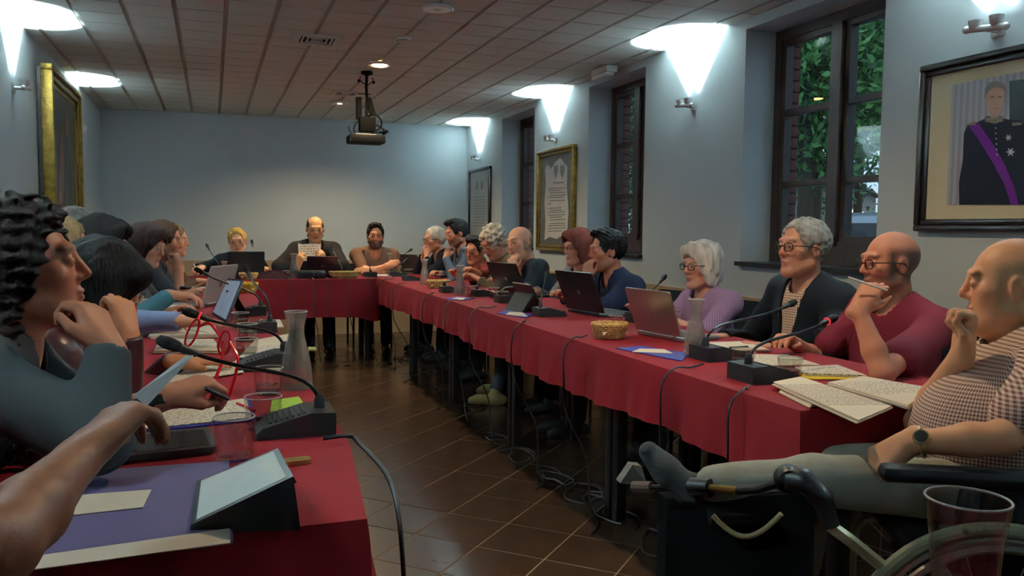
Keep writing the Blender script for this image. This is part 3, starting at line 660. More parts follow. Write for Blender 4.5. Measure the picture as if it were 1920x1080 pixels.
# ---------------------------------------------------------------- builders of table things
def lpt(T, p):      # world -> local of thing T
    d = np.asarray(p, float)-np.array(T.location); a = -T.rotation_euler[2]; ca, sa = math.cos(a), math.sin(a)
    return np.array([d[0]*ca-d[1]*sa, d[0]*sa+d[1]*ca, d[2]])
M_mic = mat('microphone_black', (20, 20, 21), .45); M_grill = mat('grille_dark_grey', (44, 44, 46), .5); M_foam = mat('foam_black', (12, 12, 12), .95, bump=.3, bscale=300)
M_ring = mat('red_microphone_ring', (230, 20, 30), .4, emit=(1, .05, .06), estr=.35); M_neckg = mat('grey_gooseneck', (120, 120, 118), .35, .7)
def mic(label, base, face, head, lit=False, bend=.22, s=1.0, grey=False, group='gooseneck conference microphones'):
    """base: world point on table, face: world angle the unit's front (speaker's side) looks to, head: world point of the capsule"""
    T = thing('conference_microphone', label, 'microphone', (base[0], base[1], base[2]), face+PI/2, group)
    w_, l_ = .115*s, .15*s
    q = MB(); prof = [(-l_/2, 0), (l_/2, 0), (l_/2, .044*s), (l_*.18, .046*s), (-l_*.42, .022*s), (-l_/2, .012*s)]
    q.prism([(-w_/2, y, z) for y, z in prof], (0, 0, 0), (w_, 0, 0)); b = q.obj('base_unit', M_mic, T, smooth=False)
    for k in range(7):
        t = (k+.5)/7; y = -l_*.36+t*l_*.5; z = .026*s+(.046-.026)*s*t*.92
        q = MB(); q.box((0, y, z+.0015), (w_*.72, .0042*s, .004)); q.obj('grille_slat', M_grill, b, smooth=False)
    q = MB(); q.cyl((-w_*.3, -l_*.44, .018*s), (-w_*.3, -l_*.44, .026*s), .008); q.obj('talk_button', M_grill, b)
    n0 = np.array([0, l_*.33, .044*s]); hd = lpt(T, head); d = hd-n0; L = np.linalg.norm(d)
    path = bez(n0, n0+np.array([0, 0, L*bend]), hd-nrm(d+np.array([0, 0, .02*L]))*L*.5, hd, 18)
    q = MB(); q.lathe([(.011*s, 0), (.011*s, .02*s), (.007*s, .032*s)], n0-np.array([0, 0, .004]), 12); q.obj('neck_socket', M_mic, T)
    q = MB(); q.tube(path, .0042*s, 8); q.obj('gooseneck', M_neckg if grey else M_blackm, T)
    t = nrm(path[-1]-path[-3]); q = MB(); q.lathe([(.004*s, -.035*s), (.0075*s, -.03*s), (.0085*s, 0)], path[-1], 12, ax=t); q.obj('capsule', M_mic, T)
    q = MB(); q.lathe([(.0088*s, 0), (.0115*s, .008*s), (.0125*s, .028*s), (.009*s, .042*s), (0, .046*s)], path[-1], 12, ax=t); q.obj('foam_cap', M_foam, T)
    if lit: q = MB(); q.torus(path[-1]-t*.004, .009*s, .003*s, t, 16, 6); q.obj('light_ring', M_ring, T)
    return T
M_water = glass_mat('water', (.90, .93, .92), 0.0, 1.33, 1.5)
M_frost = glass_mat('misted_carafe_glass', (.92, .92, .90), .06, 1.5, 2.0)
_nt = M_frost.node_tree; _o = _nt.nodes['Material Output']; _pv = _o.inputs[0].links[0].from_socket; _df = _nt.nodes.new('ShaderNodeBsdfDiffuse'); _df.inputs[0].default_value = (.75, .75, .73, 1)
_mx = _nt.nodes.new('ShaderNodeMixShader'); _mx.inputs[0].default_value = .16; _nt.links.new(_pv, _mx.inputs[1]); _nt.links.new(_df.outputs[0], _mx.inputs[2]); _nt.links.new(_mx.outputs[0], _o.inputs[0])
def glass_tumbler(label, p, h=.085, r=.036, water=.4, ribs=True, top=1.12):
    T = thing('water_glass', label, 'glass', p, 0, 'water glasses on the tables')
    prof = [(0, .0), (r*.92, .0), (r, .004)]
    for k in range(9):
        t = k/8; rr = r*(1+(top-1)*t)*(1+(.02*math.sin(t*22) if ribs else 0)); prof.append((rr, .004+(h-.004)*t))
    prof += [(r*top-.002, h)]+[(r*(1+(top-1)*t)-.0028, .010+(h-.010)*t) for t in (.8, .5, .2, 0)]+[(0, .009)]
    q = MB(); q.lathe(prof, n=28); q.obj('glass_wall', M_glass, T, ang=60)
    q = MB(); q.torus((0, 0, h), r*top-.0012, .0014, n=28, m=6); q.obj('rim', mat('glass_rim', (215, 220, 220), .08, spec=.8, trans=.6), T)
    if water:
        wz = .010+(h-.01)*water; q = MB(); q.lathe([(0, .0105), (r-.0034, .0105), (r*(1+(top-1)*water)-.0034, wz), (0, wz)], n=24); q.obj('water', M_water, T)
    return T
def carafe(label, p, h=.24, s=1.0, water=.6, crest=None):
    T = thing('glass_carafe', label, 'carafe', p, 0, 'water carafes on the tables')
    k = h/.24
    out = [(0, 0), (.040, 0), (.043, .004), (.0435, .02), (.041, .06), (.034, .11), (.026, .145), (.0215, .17), (.0225, .195), (.028, .225), (.031, .24)]
    out = [(r*s, z*k) for r, z in out]; inn = [(max(r-.003*s, 0), max(z, .006*k)) for r, z in reversed(out) if z > .003*k]
    q = MB(); q.lathe(out+[(.0285*s, .24*k)]+inn[1:]+[(0, .007*k)], n=32); q.obj('carafe_wall', M_frost, T, ang=70)
    q = MB(); q.torus((0, 0, .24*k), .0298*s, .0016, n=28, m=6); q.obj('rim', mat('glass_rim', None), T)
    wz = water*.24*k; wp = [(0, .0075*k)]+[(r-.0036*s, max(z, .0075*k)) for r, z in out[1:] if z < wz]
    rr = np.interp(wz, [z for r, z in out[1:]], [r for r, z in out[1:]])-.0036*s
    q = MB(); q.lathe(wp+[(rr, wz), (0, wz)], n=28); q.obj('water', M_water, T)
    if crest is not None:
        c = lpt(T, crest); a = math.atan2(-p[1], -p[0]); n = np.array([math.cos(a), math.sin(a), 0]); tt = np.array([-n[1], n[0], 0]); b0 = n*(.0435*s)+np.array([0, 0, .055*k])
        q = MB()
        for sx in (-1, 1): q.tube([b0+tt*(sx*.011)+np.array([0, 0, -.012]), b0+tt*(sx*.010)+np.array([0, 0, .008]), b0+tt*(sx*.006)+np.array([0, 0, .013]), b0+tt*(sx*.002)+np.array([0, 0, .006]), b0+tt*(sx*.003)+np.array([0, 0, -.006])], .0012, 5)
        o = q.obj('printed_emblem', M_ink, T); o['kind'] = 'stuff'
        q = MB(); q.box(b0+np.array([0, 0, -.022]), (.004, .02, .002), rot=a); q.obj('emblem_line', M_ink, T)
    return T
M_wick = mat('pale_wicker', (206, 172, 108), .7, var=.3, vscale=60, bump=.5, bscale=140); M_nap = mat('paper_napkin', (226, 216, 186), .85, bump=.3, bscale=40)
def basket(label, p, rz, L=.2, W=.12, h=.055, m=None):
    m = m or M_wick
    T = thing('wicker_basket', label, 'basket', p, rz, 'wicker baskets on the tables'); a, b = L/2, W/2
    q = MB(); n = 44; q.ball((0, 0, .006), (a*.72, b*.72, .006), 24, 6); q.obj('basket_base', m, T)
    for k in range(7):
        t = k/6; s = .76+.24*t**.8; z = .007+t*(h-.014); pts = []
        for i in range(n+1):
            g = 2*PI*i/n; wob = 1+.022*(1 if (i+k) % 2 else -1); pts.append((a*s*wob*math.cos(g), b*s*wob*math.sin(g), z))
        q = MB(); q.tube(pts, .0052, 6, cap=False); q.obj('woven_band', m, T)
    for i in range(22):
        g = 2*PI*i/22; q = MB(); q.tube([(a*.76*math.cos(g), b*.76*math.sin(g), .004), (a*.9*math.cos(g), b*.9*math.sin(g), h*.5), (a*math.cos(g), b*math.sin(g), h)], .003, 5); q.obj('stake', m, T)
    q = MB()
    for off in (0, PI/9): q.tube([(a*1.02*math.cos(2*PI*i/n)*(1+.012*math.sin(9*2*PI*i/n+off*9)), b*1.02*math.sin(2*PI*i/n), h+.003*math.cos(9*2*PI*i/n+off*9)) for i in range(n+1)], .005, 6, cap=False)
    o = q.obj('braided_rim', m, T); o['kind'] = 'stuff'
    q = MB(); q.grid(lambda u, v: ((u-.5)*L*.78, (v-.5)*W*.8, h*.75+.012*math.sin(7*u+3*v)*math.cos(5*v)-.05*((u-.5)**2+(v-.5)**2)), 10, 8); q.obj('napkin_lining', M_nap, T)
    return T
M_key = mat('keyboard_black', (24, 24, 25), .6)
def laptop(label, p, rz, w_=.33, d_=.22, tilt=18, lid=None, base=None, screen=None, logo=True, ll=None):
    lid = lid or mat('black_laptop_lid', (26, 25, 27), .3); base = base or mat('black_laptop_base', (30, 30, 32), .5); T = thing('laptop', label, 'laptop', p, rz, 'open laptops')
    q = MB(); q.box((0, d_/2, .009), (w_, d_, .016), bev=.004); b = q.obj('base', base, T)
    q = MB(); q.box((0, d_*.36, .0178), (w_*.88, d_*.46, .002)); q.obj('keyboard', M_key, b, smooth=False)
    q = MB(); q.box((0, d_*.8, .0175), (w_*.3, d_*.26, .0012)); q.obj('touchpad', M_grill, b, smooth=False)
    t = math.radians(tilt); up = np.array([0, -math.sin(t), math.cos(t)]); fr = np.array([0, math.cos(t), math.sin(t)]); o0 = np.array([0, 0, .017]); L = d_*1.0
    def pt(x, s, k): return o0+np.array([x, 0, 0])+up*s+fr*k
    e = .006
    q = MB(); q.prism([pt(-w_/2, e, 0), pt(w_/2, e, 0), pt(w_/2, L-e, 0), pt(w_/2-e, L, 0), pt(-w_/2+e, L, 0), pt(-w_/2, L-e, 0)], -fr*.004, fr*.004); li = q.obj('lid', lid, T, smooth=False)
    q = MB(); q.prism([pt(-w_*.46, L*.08, 0), pt(w_*.46, L*.08, 0), pt(w_*.46, L*.93, 0), pt(-w_*.46, L*.93, 0)], fr*.0041, fr*.005); q.obj('screen', screen or mat('laptop_screen_glow', (190, 205, 220), .2, emit=(.75, .85, 1), estr=.2), li, smooth=False)
    if logo: q = MB(); q.lathe([(0, 0), (.014, 0), (.014, .0008), (0, .0008)], pt(0, L*.5, -.004), 18, ax=-fr); q.obj('lid_logo', ll or mat('logo_grey', (150, 150, 155), .3, .6), li)
    q = MB(); q.cyl((-w_*.35, -.002, .016), (w_*.35, -.002, .016), .006); q.obj('hinge', base, T)
    return T
def cable(label, pts, r=.0035, m=None, n=7, name='cable'):
    q = MB(); q.tube(spline(pts, n), r, 6); o = q.obj(name, m or M_black); return tag(o, label, 'cable', 'microphone cables')
# ---------------------------------------------------------------- things on the window-side tables
def tz(u, v, dz=0.0): return onZ(u, v, ZT0+dz)+np.array([0, 0, 0.0])
def at_depth_of(p, u, v): return P(u, v, proj(p)[2])     # a point at the same distance as p
def mic_px(label, bu, bv, hu, hv, face, dd=0.0, **k):
    b = tz(bu, bv); d = proj(b)[2]+dd; return mic(label, b, face, P(hu, hv, d), **k)
def fz(u, Y, dz=0.0):      # a spot on the head table seen in column u at distance Y
    r = ray(u, 515); return np.array([r[0]*Y/r[1], Y, ZT0+dz])
def mic_far(label, bu, Y, hu, hv, **k): b = fz(bu, Y); return mic(label, b, PI/2, P(hu, hv, proj(b)[2]+.1), **k)
E_ = 0.0      # facing +X (towards the window-side sitters)
mic_px('gooseneck microphone with red ring in front of the man in the maroon shirt', 1432, 712, 1552, 602, E_, .22, lit=True, s=1.15)
mic_px('gooseneck microphone in front of the grey-haired man in the black jacket', 1347, 673, 1478, 572, E_, .25, s=1.1)
mic_px('gooseneck microphone behind the silver laptop and the wicker basket', 1207, 603, 1242, 524, E_, .2)
mic_px('gooseneck microphone with upright neck beside the black laptop', 1030, 592, 1024, 510, E_, .05)
mic_px('gooseneck microphone in front of the bald man in the dark jacket', 953, 567, 988, 532, E_, .3, grey=True)
mic_px('gooseneck microphone in front of the curly grey-haired man', 907, 555, 921, 517, E_, .3)
mic_px('gooseneck microphone beside the second wicker basket', 846, 548, 851, 524, E_, .2)
mic_px('gooseneck microphone beside the two far carafes', 772, 526, 757, 511, E_, .0)
mic_px('gooseneck microphone in front of the white-haired man in the dark suit', 744, 518, 760, 489, E_, .1)
mic_px('gooseneck microphone between the arms-crossed man and the carafe', 727, 512, 768, 470, E_, .3)
# head table
S_ = PI/2
mic_far('gooseneck microphone in front of the arms-crossed man', 693, 7.62, 683, 475)
mic_far('grey gooseneck microphone in front of the man reading papers', 640, 7.78, 623, 466, grey=True)
mic_far('gooseneck microphone beside the left arm of the woman in black', 415, 7.8, 390, 464)
mic_far('gooseneck microphone behind the laptop of the woman in black', 482, 7.86, 473, 457)
# left tables
mic_px('gooseneck microphone nearest the viewer on the left table', 552, 808, 338, 652, PI, -.10, s=1.1, bend=.32)
mic_px('gooseneck microphone with glowing red ring on the left table', 498, 690, 372, 592, PI, -.05, lit=True, s=1.15, bend=.35)
mic_px('gooseneck microphone crossing the white laptop', 470, 590, 380, 511, PI, -.1, bend=.3)
mic_px('gooseneck microphone with tall straight neck beside the water glasses', 484, 622, 466, 512, PI, .1, bend=.6)
mic_px('grey gooseneck microphone pointing at the left sitters', 425, 556, 350, 540, PI, .0, bend=.2, grey=True)

carafe('water carafe with a printed emblem beside the silver laptop', tz(1303, 668), .205, .95, .42, crest=P(1303, 640, 2.7))
carafe('half-full water carafe beside the basket in front of the scarf wearer', tz(862, 553), .20, .95, .45)
carafe('water carafe in front of the man in the blue-grey shirt', tz(796, 534), .20, .9, .45)
carafe('water carafe at the far end of the window-side tables', tz(731, 514), .20, .9, .4)
carafe('water carafe beside the reddish laptop on the head table', fz(551, 7.50), .215, .95, .5)
carafe('water carafe in front of the woman in black', fz(421, 7.48), .15, .9, .3)
carafe('full water carafe on the edge of the left table', tz(556, 728), .215, 1.02, .78)
glass_tumbler('water glass nearest the wheelchair', tz(1480, 708), .062, .034, .3)
glass_tumbler('water glass behind the near gooseneck microphone', tz(1393, 693), .068, .034, .45)
glass_tumbler('water glass behind the nearest wicker basket', tz(1154, 612), .05, .03, .3)
for k, (u, v, lab) in enumerate([(926, 560, 'water glass beside the black laptop of the bald man'), (942, 568, 'water glass on the edge beside the blue folder'), (885, 556, 'water glass right of the half-full carafe'),
                               (824, 531, 'small water glass behind the second basket'), (766, 519, 'water glass left of the two far carafes'), (748, 512, 'water glass at the far corner'),
                               (712, 508, 'water glass in front of the arms-crossed man')]):
    glass_tumbler(lab, tz(u, v), .07, .033, .35)
glass_tumbler('empty ribbed glass nearest the viewer on the left table', tz(439, 860), .082, .036, 0)
glass_tumbler('ribbed glass beside the near microphone base', tz(494, 803), .072, .037, .0)
glass_tumbler('ribbed glass beside the full carafe', tz(504, 739), .072, .035, .25)
glass_tumbler('water glass farthest of three on the left table', tz(451, 618), .075, .034, .55)
glass_tumbler('water glass in the middle of three on the left table', tz(464, 640), .07, .035, .5)
glass_tumbler('water glass nearest of three on the left table', tz(462, 668), .062, .036, .4)
glass_tumbler('small glass left of the reddish laptop', fz(537, 7.62), .06, .028, 0)
basket('wicker basket in front of the man in the navy suit', tz(1143, 634), math.radians(5), .15, .13, .06)
basket('wicker basket in front of the scarf wearer', tz(822, 540), math.radians(0), .17, .13, .055)
basket('long wicker basket on the head table', fz(647, 7.45), 0, .27, .13, .055)
basket('wicker basket behind the bag on the head table', fz(466, 7.42), 0, .15, .13, .05)
basket('yellow-lined wicker basket on the left table', tz(463, 548), math.radians(80), .22, .14, .06, mat('yellow_wicker', (218, 180, 50), .6, var=.3, vscale=50, bump=.4, bscale=120))
M_silver = mat('silver_laptop_lid', (172, 166, 164), .32, .75); M_silverb = mat('silver_laptop_base', (150, 150, 152), .35, .6)
laptop('silver laptop with a mirror-like lid in front of the white-haired woman', tz(1235, 634), math.radians(-82), .30, .20, 20, M_silver, M_silverb)
laptop('black laptop in front of the man in the navy suit', tz(1098, 590), math.radians(-80), .34, .23, 22)
laptop('black laptop in front of the bald man in the dark jacket', tz(960, 556), math.radians(-75), .34, .23, 24)
laptop('dark laptop in front of the white-haired man in the dark suit', tz(776, 512), math.radians(-60), .30, .2, 30, M_silver)
laptop('reddish laptop in front of the man reading papers', fz(604, 7.62), math.radians(-4), .27, .19, 25, mat('maroon_laptop_lid', (74, 40, 48), .25, .5))
laptop('black laptop in front of the woman in black', fz(462, 7.56), math.radians(2), .30, .22, 12, logo=False)
laptop('white laptop with pale lid on the left table', tz(404, 573), math.radians(62), .31, .22, 16, mat('white_laptop_lid', (196, 192, 184), .4), M_silverb)
# tablet in dark case near the bald man
def slab(name, label, cat, p, rz, w_, l_, th, pitch, body, face, facename='screen', lift=0.0, roll=0.0, stand=None, group=None):
    """a tablet or phone: local x width, y length, leaning back by pitch about its lower edge (y=0)"""
    T = thing(name, label, cat, (p[0], p[1], p[2]), rz, group); t = math.radians(pitch)
    up = np.array([0, math.cos(t), math.sin(t)]); nn = np.array([0, -math.sin(t), math.cos(t)])
    def pt(x, s): return np.array([x, 0, lift])+up*s
    e = .006; a, b = -w_/2, w_/2
    poly = [pt(a+e, 0), pt(b-e, 0), pt(b, e), pt(b, l_-e), pt(b-e, l_), pt(a+e, l_), pt(a, l_-e), pt(a, e)]
    q = MB(); q.prism(poly, nn*0.0, nn*th); o = q.obj('case', body, T, smooth=False)
    m = .012; q = MB(); q.prism([pt(a+m, m*1.3), pt(b-m, m*1.3), pt(b-m, l_-m*1.3), pt(a+m, l_-m*1.3)], nn*th, nn*(th+.0006)); q.obj(facename, face, T, smooth=False)
    if stand:
        top = pt(0, l_*stand[0]); q = MB(); q.prism([(a+.01, top[1], top[2]), (a+.01, top[1]+stand[1], .001), (a+.01, top[1]+stand[1]-.012, .001), (a+.01, top[1]-.01, top[2]-.01)], (0, 0, 0), (w_-.02, 0, 0)); q.obj('stand_flap', body, T, smooth=False)
    return T
M_scr = page_mat('lit_document_screen', (150, 168, 190), (96, 108, 126), .012, .09, .11, .5); _b = M_scr.node_tree.nodes['Principled BSDF']
_b.inputs['Emission Color'].default_value = (.5, .62, .78, 1); _b.inputs['Emission Strength'].default_value = .16; _b.inputs['Roughness'].default_value = .12
M_scr2 = mat('pale_tablet_screen', (150, 172, 172), .08, emit=(.55, .68, .68), estr=.22); M_off = mat('dark_glossy_screen', (14, 14, 15), .06, coat=.3)
slab('tablet', 'dark tablet standing beside the hands of the red-haired woman', 'tablet', tz(1000, 583), math.radians(95), .24, .17, .01, 62, M_black, M_off, stand=(.7, .07))
def quad_tablet(label, A, B, C_, D_, th, body, face, m=.10):
    """screen quad with corners in space: A, B lower edge, C, D upper edge"""
    o0 = (A+B)/2; T = thing('tablet', label, 'tablet', o0, 0); Q = [q_-o0 for q_ in (A, B, C_, D_)]; n = nrm(np.cross(Q[1]-Q[0], Q[3]-Q[0])); cen = sum(Q)/4
    if n@(EYE-o0) < 0: n = -n
    q = MB(); q.prism(Q, -n*th, n*0); q.obj('case', body, T, smooth=False)
    q = MB(); q.prism([cen+(p-cen)*(1-m) for p in Q], n*.0002, n*.001); q.obj('screen', face, T, smooth=False)
    return T, Q
A, B = onZ(397, 588, ZT0+.004), onZ(423, 604, ZT0+.004)
T, Q = quad_tablet('upright tablet showing a document on the left table', A, B, P(454, 524, proj(B)[2]+.06), P(427, 522, proj(A)[2]+.06), .01, mat('navy_tablet_case', (30, 36, 56), .4), M_scr)
q = MB(); m1 = (Q[2]+Q[3])/2*.7; q.prism([m1, m1+np.array([.07, .05, -m1[2]]), m1+np.array([.06, .08, -m1[2]])], (-.02, .02, 0), (.02, -.02, 0)); q.obj('stand_flap', M_black, T, smooth=False)
slab('tablet', 'dark tablet lying flat on its cover beside the near glass', 'tablet', tz(312, 862), math.radians(7), .185, .13, .012, 5, mat('dark_leather_case', (40, 32, 30), .5), M_off, lift=.004)
A, B, C_, D_ = onZ(357, 985, ZT0+.012), onZ(369, 902, ZT0+.012), onZ(521, 840, .835), onZ(550, 893, .835)
T, Q = quad_tablet('tablet with pale glowing screen propped on a black case nearest the viewer', A, B, C_, D_, .011, M_black, M_scr2, .12)
fl = ZT0-((A+B)/2)[2]+.001; c_, d_ = Q[2], Q[3]; q = MB()
q._add([Q[0], Q[1], c_, d_, (d_[0]+.01, d_[1], fl), (c_[0]+.01, c_[1], fl), (Q[0][0], Q[0][1], fl), (Q[1][0], Q[1][1], fl)], [(0, 3, 4, 6), (1, 7, 5, 2), (2, 5, 4, 3), (6, 4, 5, 7)]); q.obj('folded_cover', M_black, T, smooth=False)
slab('phone', 'phone with chrome edge behind the near microphone', 'phone', tz(540, 793), math.radians(8), .11, .055, .008, 0, M_silverb, M_off)
slab('phone', 'gold phone half hidden by the propped tablet', 'phone', tz(560, 872), math.radians(5), .05, .03, .008, 0, mat('gold_phone', (190, 160, 100), .3, .6), mat('gold_phone', None))
# folders and papers, window side
sheet('document_folder', 'blue folder with a white label sheet left of the emblem carafe', 'folder', [(1155, 654), (1278, 678), (1292, 664), (1205, 650)], ZT0, .004, M_blue)
sheet('label_sheet', 'white sheet lying on the blue folder beside the emblem carafe', 'paper', [(1185, 660), (1262, 663), (1245, 655), (1200, 654)], ZT0+.0042, .0015, M_blank)
sheet('document_folder', 'blue folder in front of the upright-neck microphone', 'folder', [(932, 588), (985, 597), (1000, 590), (948, 582)], ZT0, .004, M_blue)
sheet('label_sheet', 'white sheet on the blue folder in front of the upright-neck microphone', 'paper', [(948, 590), (990, 594), (980, 586), (955, 585)], ZT0+.0042, .0015, M_blank)
sheet('document_folder', 'blue folder beside the half-full carafe', 'folder', [(834, 561), (868, 564), (890, 560), (856, 557)], ZT0, .004, M_blue)
sheet('label_sheet', 'white sheet on the blue folder beside the half-full carafe', 'paper', [(847, 561), (868, 562), (872, 559), (856, 558)], ZT0+.0042, .0015, M_blank)
sheet('paper_stack', 'stack of printed sheets hanging over the table corner', 'papers', [(1450, 722), (1610, 795), (1672, 768), (1500, 712)], ZT0+.012, .010, M_table_page, 3)
sheet('paper_stack', 'printed sheets under the overhanging stack', 'papers', [(1462, 736), (1520, 765), (1560, 748), (1495, 725)], ZT0+.001, .008, M_blank, 2)
sheet('paper_stack', 'printed sheets on the table in front of the wheelchair sitter', 'papers', [(1552, 724), (1702, 768), (1748, 735), (1618, 712)], ZT0+.006, .012, M_page, 3)
sheet('document_folder', 'yellow folder in front of the man in the maroon shirt', 'folder', [(1500, 712), (1630, 712), (1625, 705), (1505, 702)], ZT0+.001, .003, M_yellow)
sheet('paper_stack', 'printed sheets on the yellow folder by the elbow of the man in maroon', 'papers', [(1510, 704), (1625, 708), (1570, 688), (1490, 692)], ZT0+.0045, .008, M_page, 2)
sheet('paper_stack', 'printed sheets behind the glass nearest the wheelchair', 'papers', [(1412, 690), (1538, 688), (1475, 668), (1410, 668)], ZT0+.001, .008, M_page, 2)
sheet('paper_stack', 'white sheets in front of the grey-haired man in the black jacket', 'papers', [(1328, 660), (1445, 660), (1390, 644), (1320, 646)], ZT0+.001, .010, M_blank, 2)
q = MB(); a = tz(1368, 652, .014); b = tz(1402, 650, .014); q.cyl(a, b, .004, n=8); o = q.obj('ballpoint_pen', M_black); tag(o, 'black pen lying on the sheets of the grey-haired man', 'pen')
sheet('paper_stack', 'white sheets in front of the curly grey-haired man', 'papers', [(885, 552), (935, 552), (925, 546), (888, 546)], ZT0+.001, .006, M_blank, 2)
sheet('paper_stack', 'white sheets beside the bald man in the dark jacket', 'papers', [(970, 566), (1000, 566), (995, 557), (972, 557)], ZT0+.001, .008, M_blank, 2)
sheet('paper_stack', 'white sheets on the head table beside the arms-crossed man', 'papers', [(690, 519), (735, 519), (730, 513), (695, 513)], ZT0+.001, .006, mat('grey_lilac_paper', (180, 172, 180), .7), 2)
sheet('paper_stack', 'white sheets in front of the woman in black', 'papers', [(484, 516), (528, 516), (524, 511), (490, 511)], ZT0+.001, .006, M_blank, 2)
# head table box and bag
T = thing('projector_box', 'black box with cable sockets in front of the reddish laptop', 'device', (*fz(584, 7.40)[:2], ZT0), 0)
q = MB(); q.box((0, .05, .035), (.24, .12, .066), bev=.006); b = q.obj('casing', M_black, T)
for k in range(3): q = MB(); q.cyl((.02+.035*k, -.01, .03), (.02+.035*k, -.026, .03), .009); q.obj('plug', M_neckg, b)
T = thing('red_handbag', 'slouched dark red handbag on the head table', 'bag', (*fz(514, 7.44)[:2], ZT0), 0)
q = MB(); q.grid(lambda u, v: ((.14*math.cos(2*PI*u)*(1-.3*v)+.01*math.sin(9*u))*(1 if v < .99 else .05), .06*math.sin(2*PI*u)*(1-.5*v)*(1 if v < .99 else .05), .055*v+.012*math.sin(2*PI*u*3)*v), 28, 8); q.obj('bag_body', mat('dark_red_leather', (52, 14, 19), .5, spec=.2, bump=.3, bscale=30), T)
q = MB(); q.tube(spline([(-.11, 0, .04), (-.04, -.02, .068), (.06, -.02, .065), (.13, .0, .03)]), .006, 6); q.obj('bag_strap', mat('dark_red_leather', None), T)
# papers and folders, left side
sheet('document_folder', 'violet folder nearest the viewer under the slip of paper', 'folder', [(20, 1072), (437, 1020), (430, 868), (190, 885)], ZT0, .005, mat('violet_grey_folder', (96, 88, 124), .5))
sheet('paper_strip', 'long white strip along the near edge of the violet folder', 'paper', [(36, 1073), (432, 1019), (431, 992), (52, 1046)], ZT0+.0052, .0015, M_blank)
sheet('paper_slip', 'white paper slip lying on the violet folder', 'paper', [(92, 972), (268, 952), (284, 919), (112, 932)], ZT0+.0052, .0015, M_blank)
sheet('document_folder', 'blue folder under the sheet being written on', 'folder', [(262, 812), (480, 790), (470, 752), (300, 770)], ZT0+.0005, .004, M_blue)
sheet('paper_stack', 'printed sheet being written on at the left table', 'papers', [(266, 806), (472, 785), (462, 748), (310, 772)], ZT0+.0048, .003, M_page, 2)
sheet('paper_stack', 'open printed booklet leaning beside the full carafe', 'papers', [(432, 690), (530, 700), (542, 628), (478, 640)], ZT0+.004, .006, M_page, 2)
sheet('paper_stack', 'printed sheets in front of the brown leather jacket', 'papers', [(300, 722), (458, 700), (440, 680), (330, 695)], ZT0+.003, .004, M_page, 2)
sheet('paper_stack', 'printed sheets beside the glowing red ring microphone', 'papers', [(290, 662), (415, 662), (400, 640), (300, 640)], ZT0+.002, .01, M_page, 3)
sheet('paper_stack', 'thick stack of sheets with spectacles on top', 'papers', [(280, 636), (410, 632), (400, 612), (290, 618)], ZT0+.002, .016, M_blank, 4)
sheet('document_folder', 'blue folder far along the left table', 'folder', [(280, 590), (352, 590), (356, 574), (305, 574)], ZT0+.0005, .004, M_blue)
sheet('paper_stack', 'white notepad on the far blue folder', 'papers', [(278, 587), (350, 586), (355, 571), (308, 571)], ZT0+.005, .01, M_blank, 2)
sheet('paper_stack', 'white sheets beside the tall straight microphone', 'papers', [(485, 612), (532, 614), (525, 600), (488, 600)], ZT0+.001, .003, M_blank, 2)
sheet('green_note', 'green note paper beside the near microphone', 'paper', [(505, 780), (580, 772), (560, 745), (510, 752)], ZT0+.001, .003, M_greenp)
sheet('green_note', 'small green card behind the full carafe', 'paper', [(578, 658), (594, 658), (592, 652), (578, 652)], ZT0+.001, .004, mat('olive_card', (130, 130, 80), .7))
# spectacles lying on the thick stack
def spectacles(T, lp, s=1.0, m=None, R=.024):
    pass
T = thing('folded_spectacles', 'wire spectacles lying on the thick stack of sheets', 'glasses', tz(325, 628, .019), math.radians(80))
for sx in (-1, 1):
    q = MB(); q.torus((sx*.032, 0, .020), .020, .0012, (0, 1, 0.15), 20, 5); q.obj('rim', M_chrome, T)
    q = MB(); q.tube([(sx*.053, 0, .022), (sx*.055, -.06, .012), (sx*.05, -.12, .002)], .0012, 5); q.obj('temple', M_chrome, T)
q = MB(); q.tube([(-.012, 0, .022), (0, .001, .026), (.012, 0, .022)], .0012, 5); q.obj('bridge', M_chrome, T)
# red reading glasses standing over the sheets
M_redp = mat('red_plastic', (200, 24, 36), .25); cR = onZ(445, 745, ZT0); dR = proj(cR)[2]
T = thing('red_spectacles', 'red reading glasses propped above the writing hand', 'glasses', (*onZ(432, 742, ZT0+.006)[:2], ZT0+.006), 0)
def rp(u, v, dd=0.0): return lpt(T, P(u, v, dR+dd))
for (pts, nm) in (([(347, 640), (352, 622), (366, 600), (374, 604), (368, 628), (358, 645), (349, 649)], 'rim'), ([(408, 648), (418, 622), (430, 624), (431, 645), (424, 662), (413, 664)], 'rim')):
    dd = .10 if pts[0][0] < 400 else .02
    q = MB(); pp = [rp(u, v, dd) for u, v in pts]; q.tube(spline(pp+[pp[0]], 5), .0032, 6); rim_ = q.obj(nm, M_redp, T)
    q = MB(); q.prism(pp, (0, -.0008, 0), (0, .0008, 0)); q.obj('lens', M_lens, rim_, smooth=False)
q = MB(); q.tube(spline([rp(374, 612, .09), rp(392, 606, .06), rp(412, 630, .02)]), .0035, 6); q.obj('bridge', M_redp, T)
q = MB(); q.tube(spline([rp(418, 640, .02), rp(417, 675, .0), rp(408, 700, -.02), rp(400, 724, -.02)]), .0045, 6); q.obj('temple', M_redp, T)
q = MB(); q.tube(spline([rp(430, 640, .02), rp(446, 672, .0), rp(442, 700, 0), rp(436, 722, 0), rp(428, 748, 0)]), .0045, 6); q.obj('temple', M_redp, T)
q = MB(); a = tz(445, 756, .01); b = tz(478, 770, .01); q.cyl(a, b, .0035, n=8); o = q.obj('red_pencil', M_redp); tag(o, 'red pencil lying on the sheet beside the ribbed glass', 'pencil')
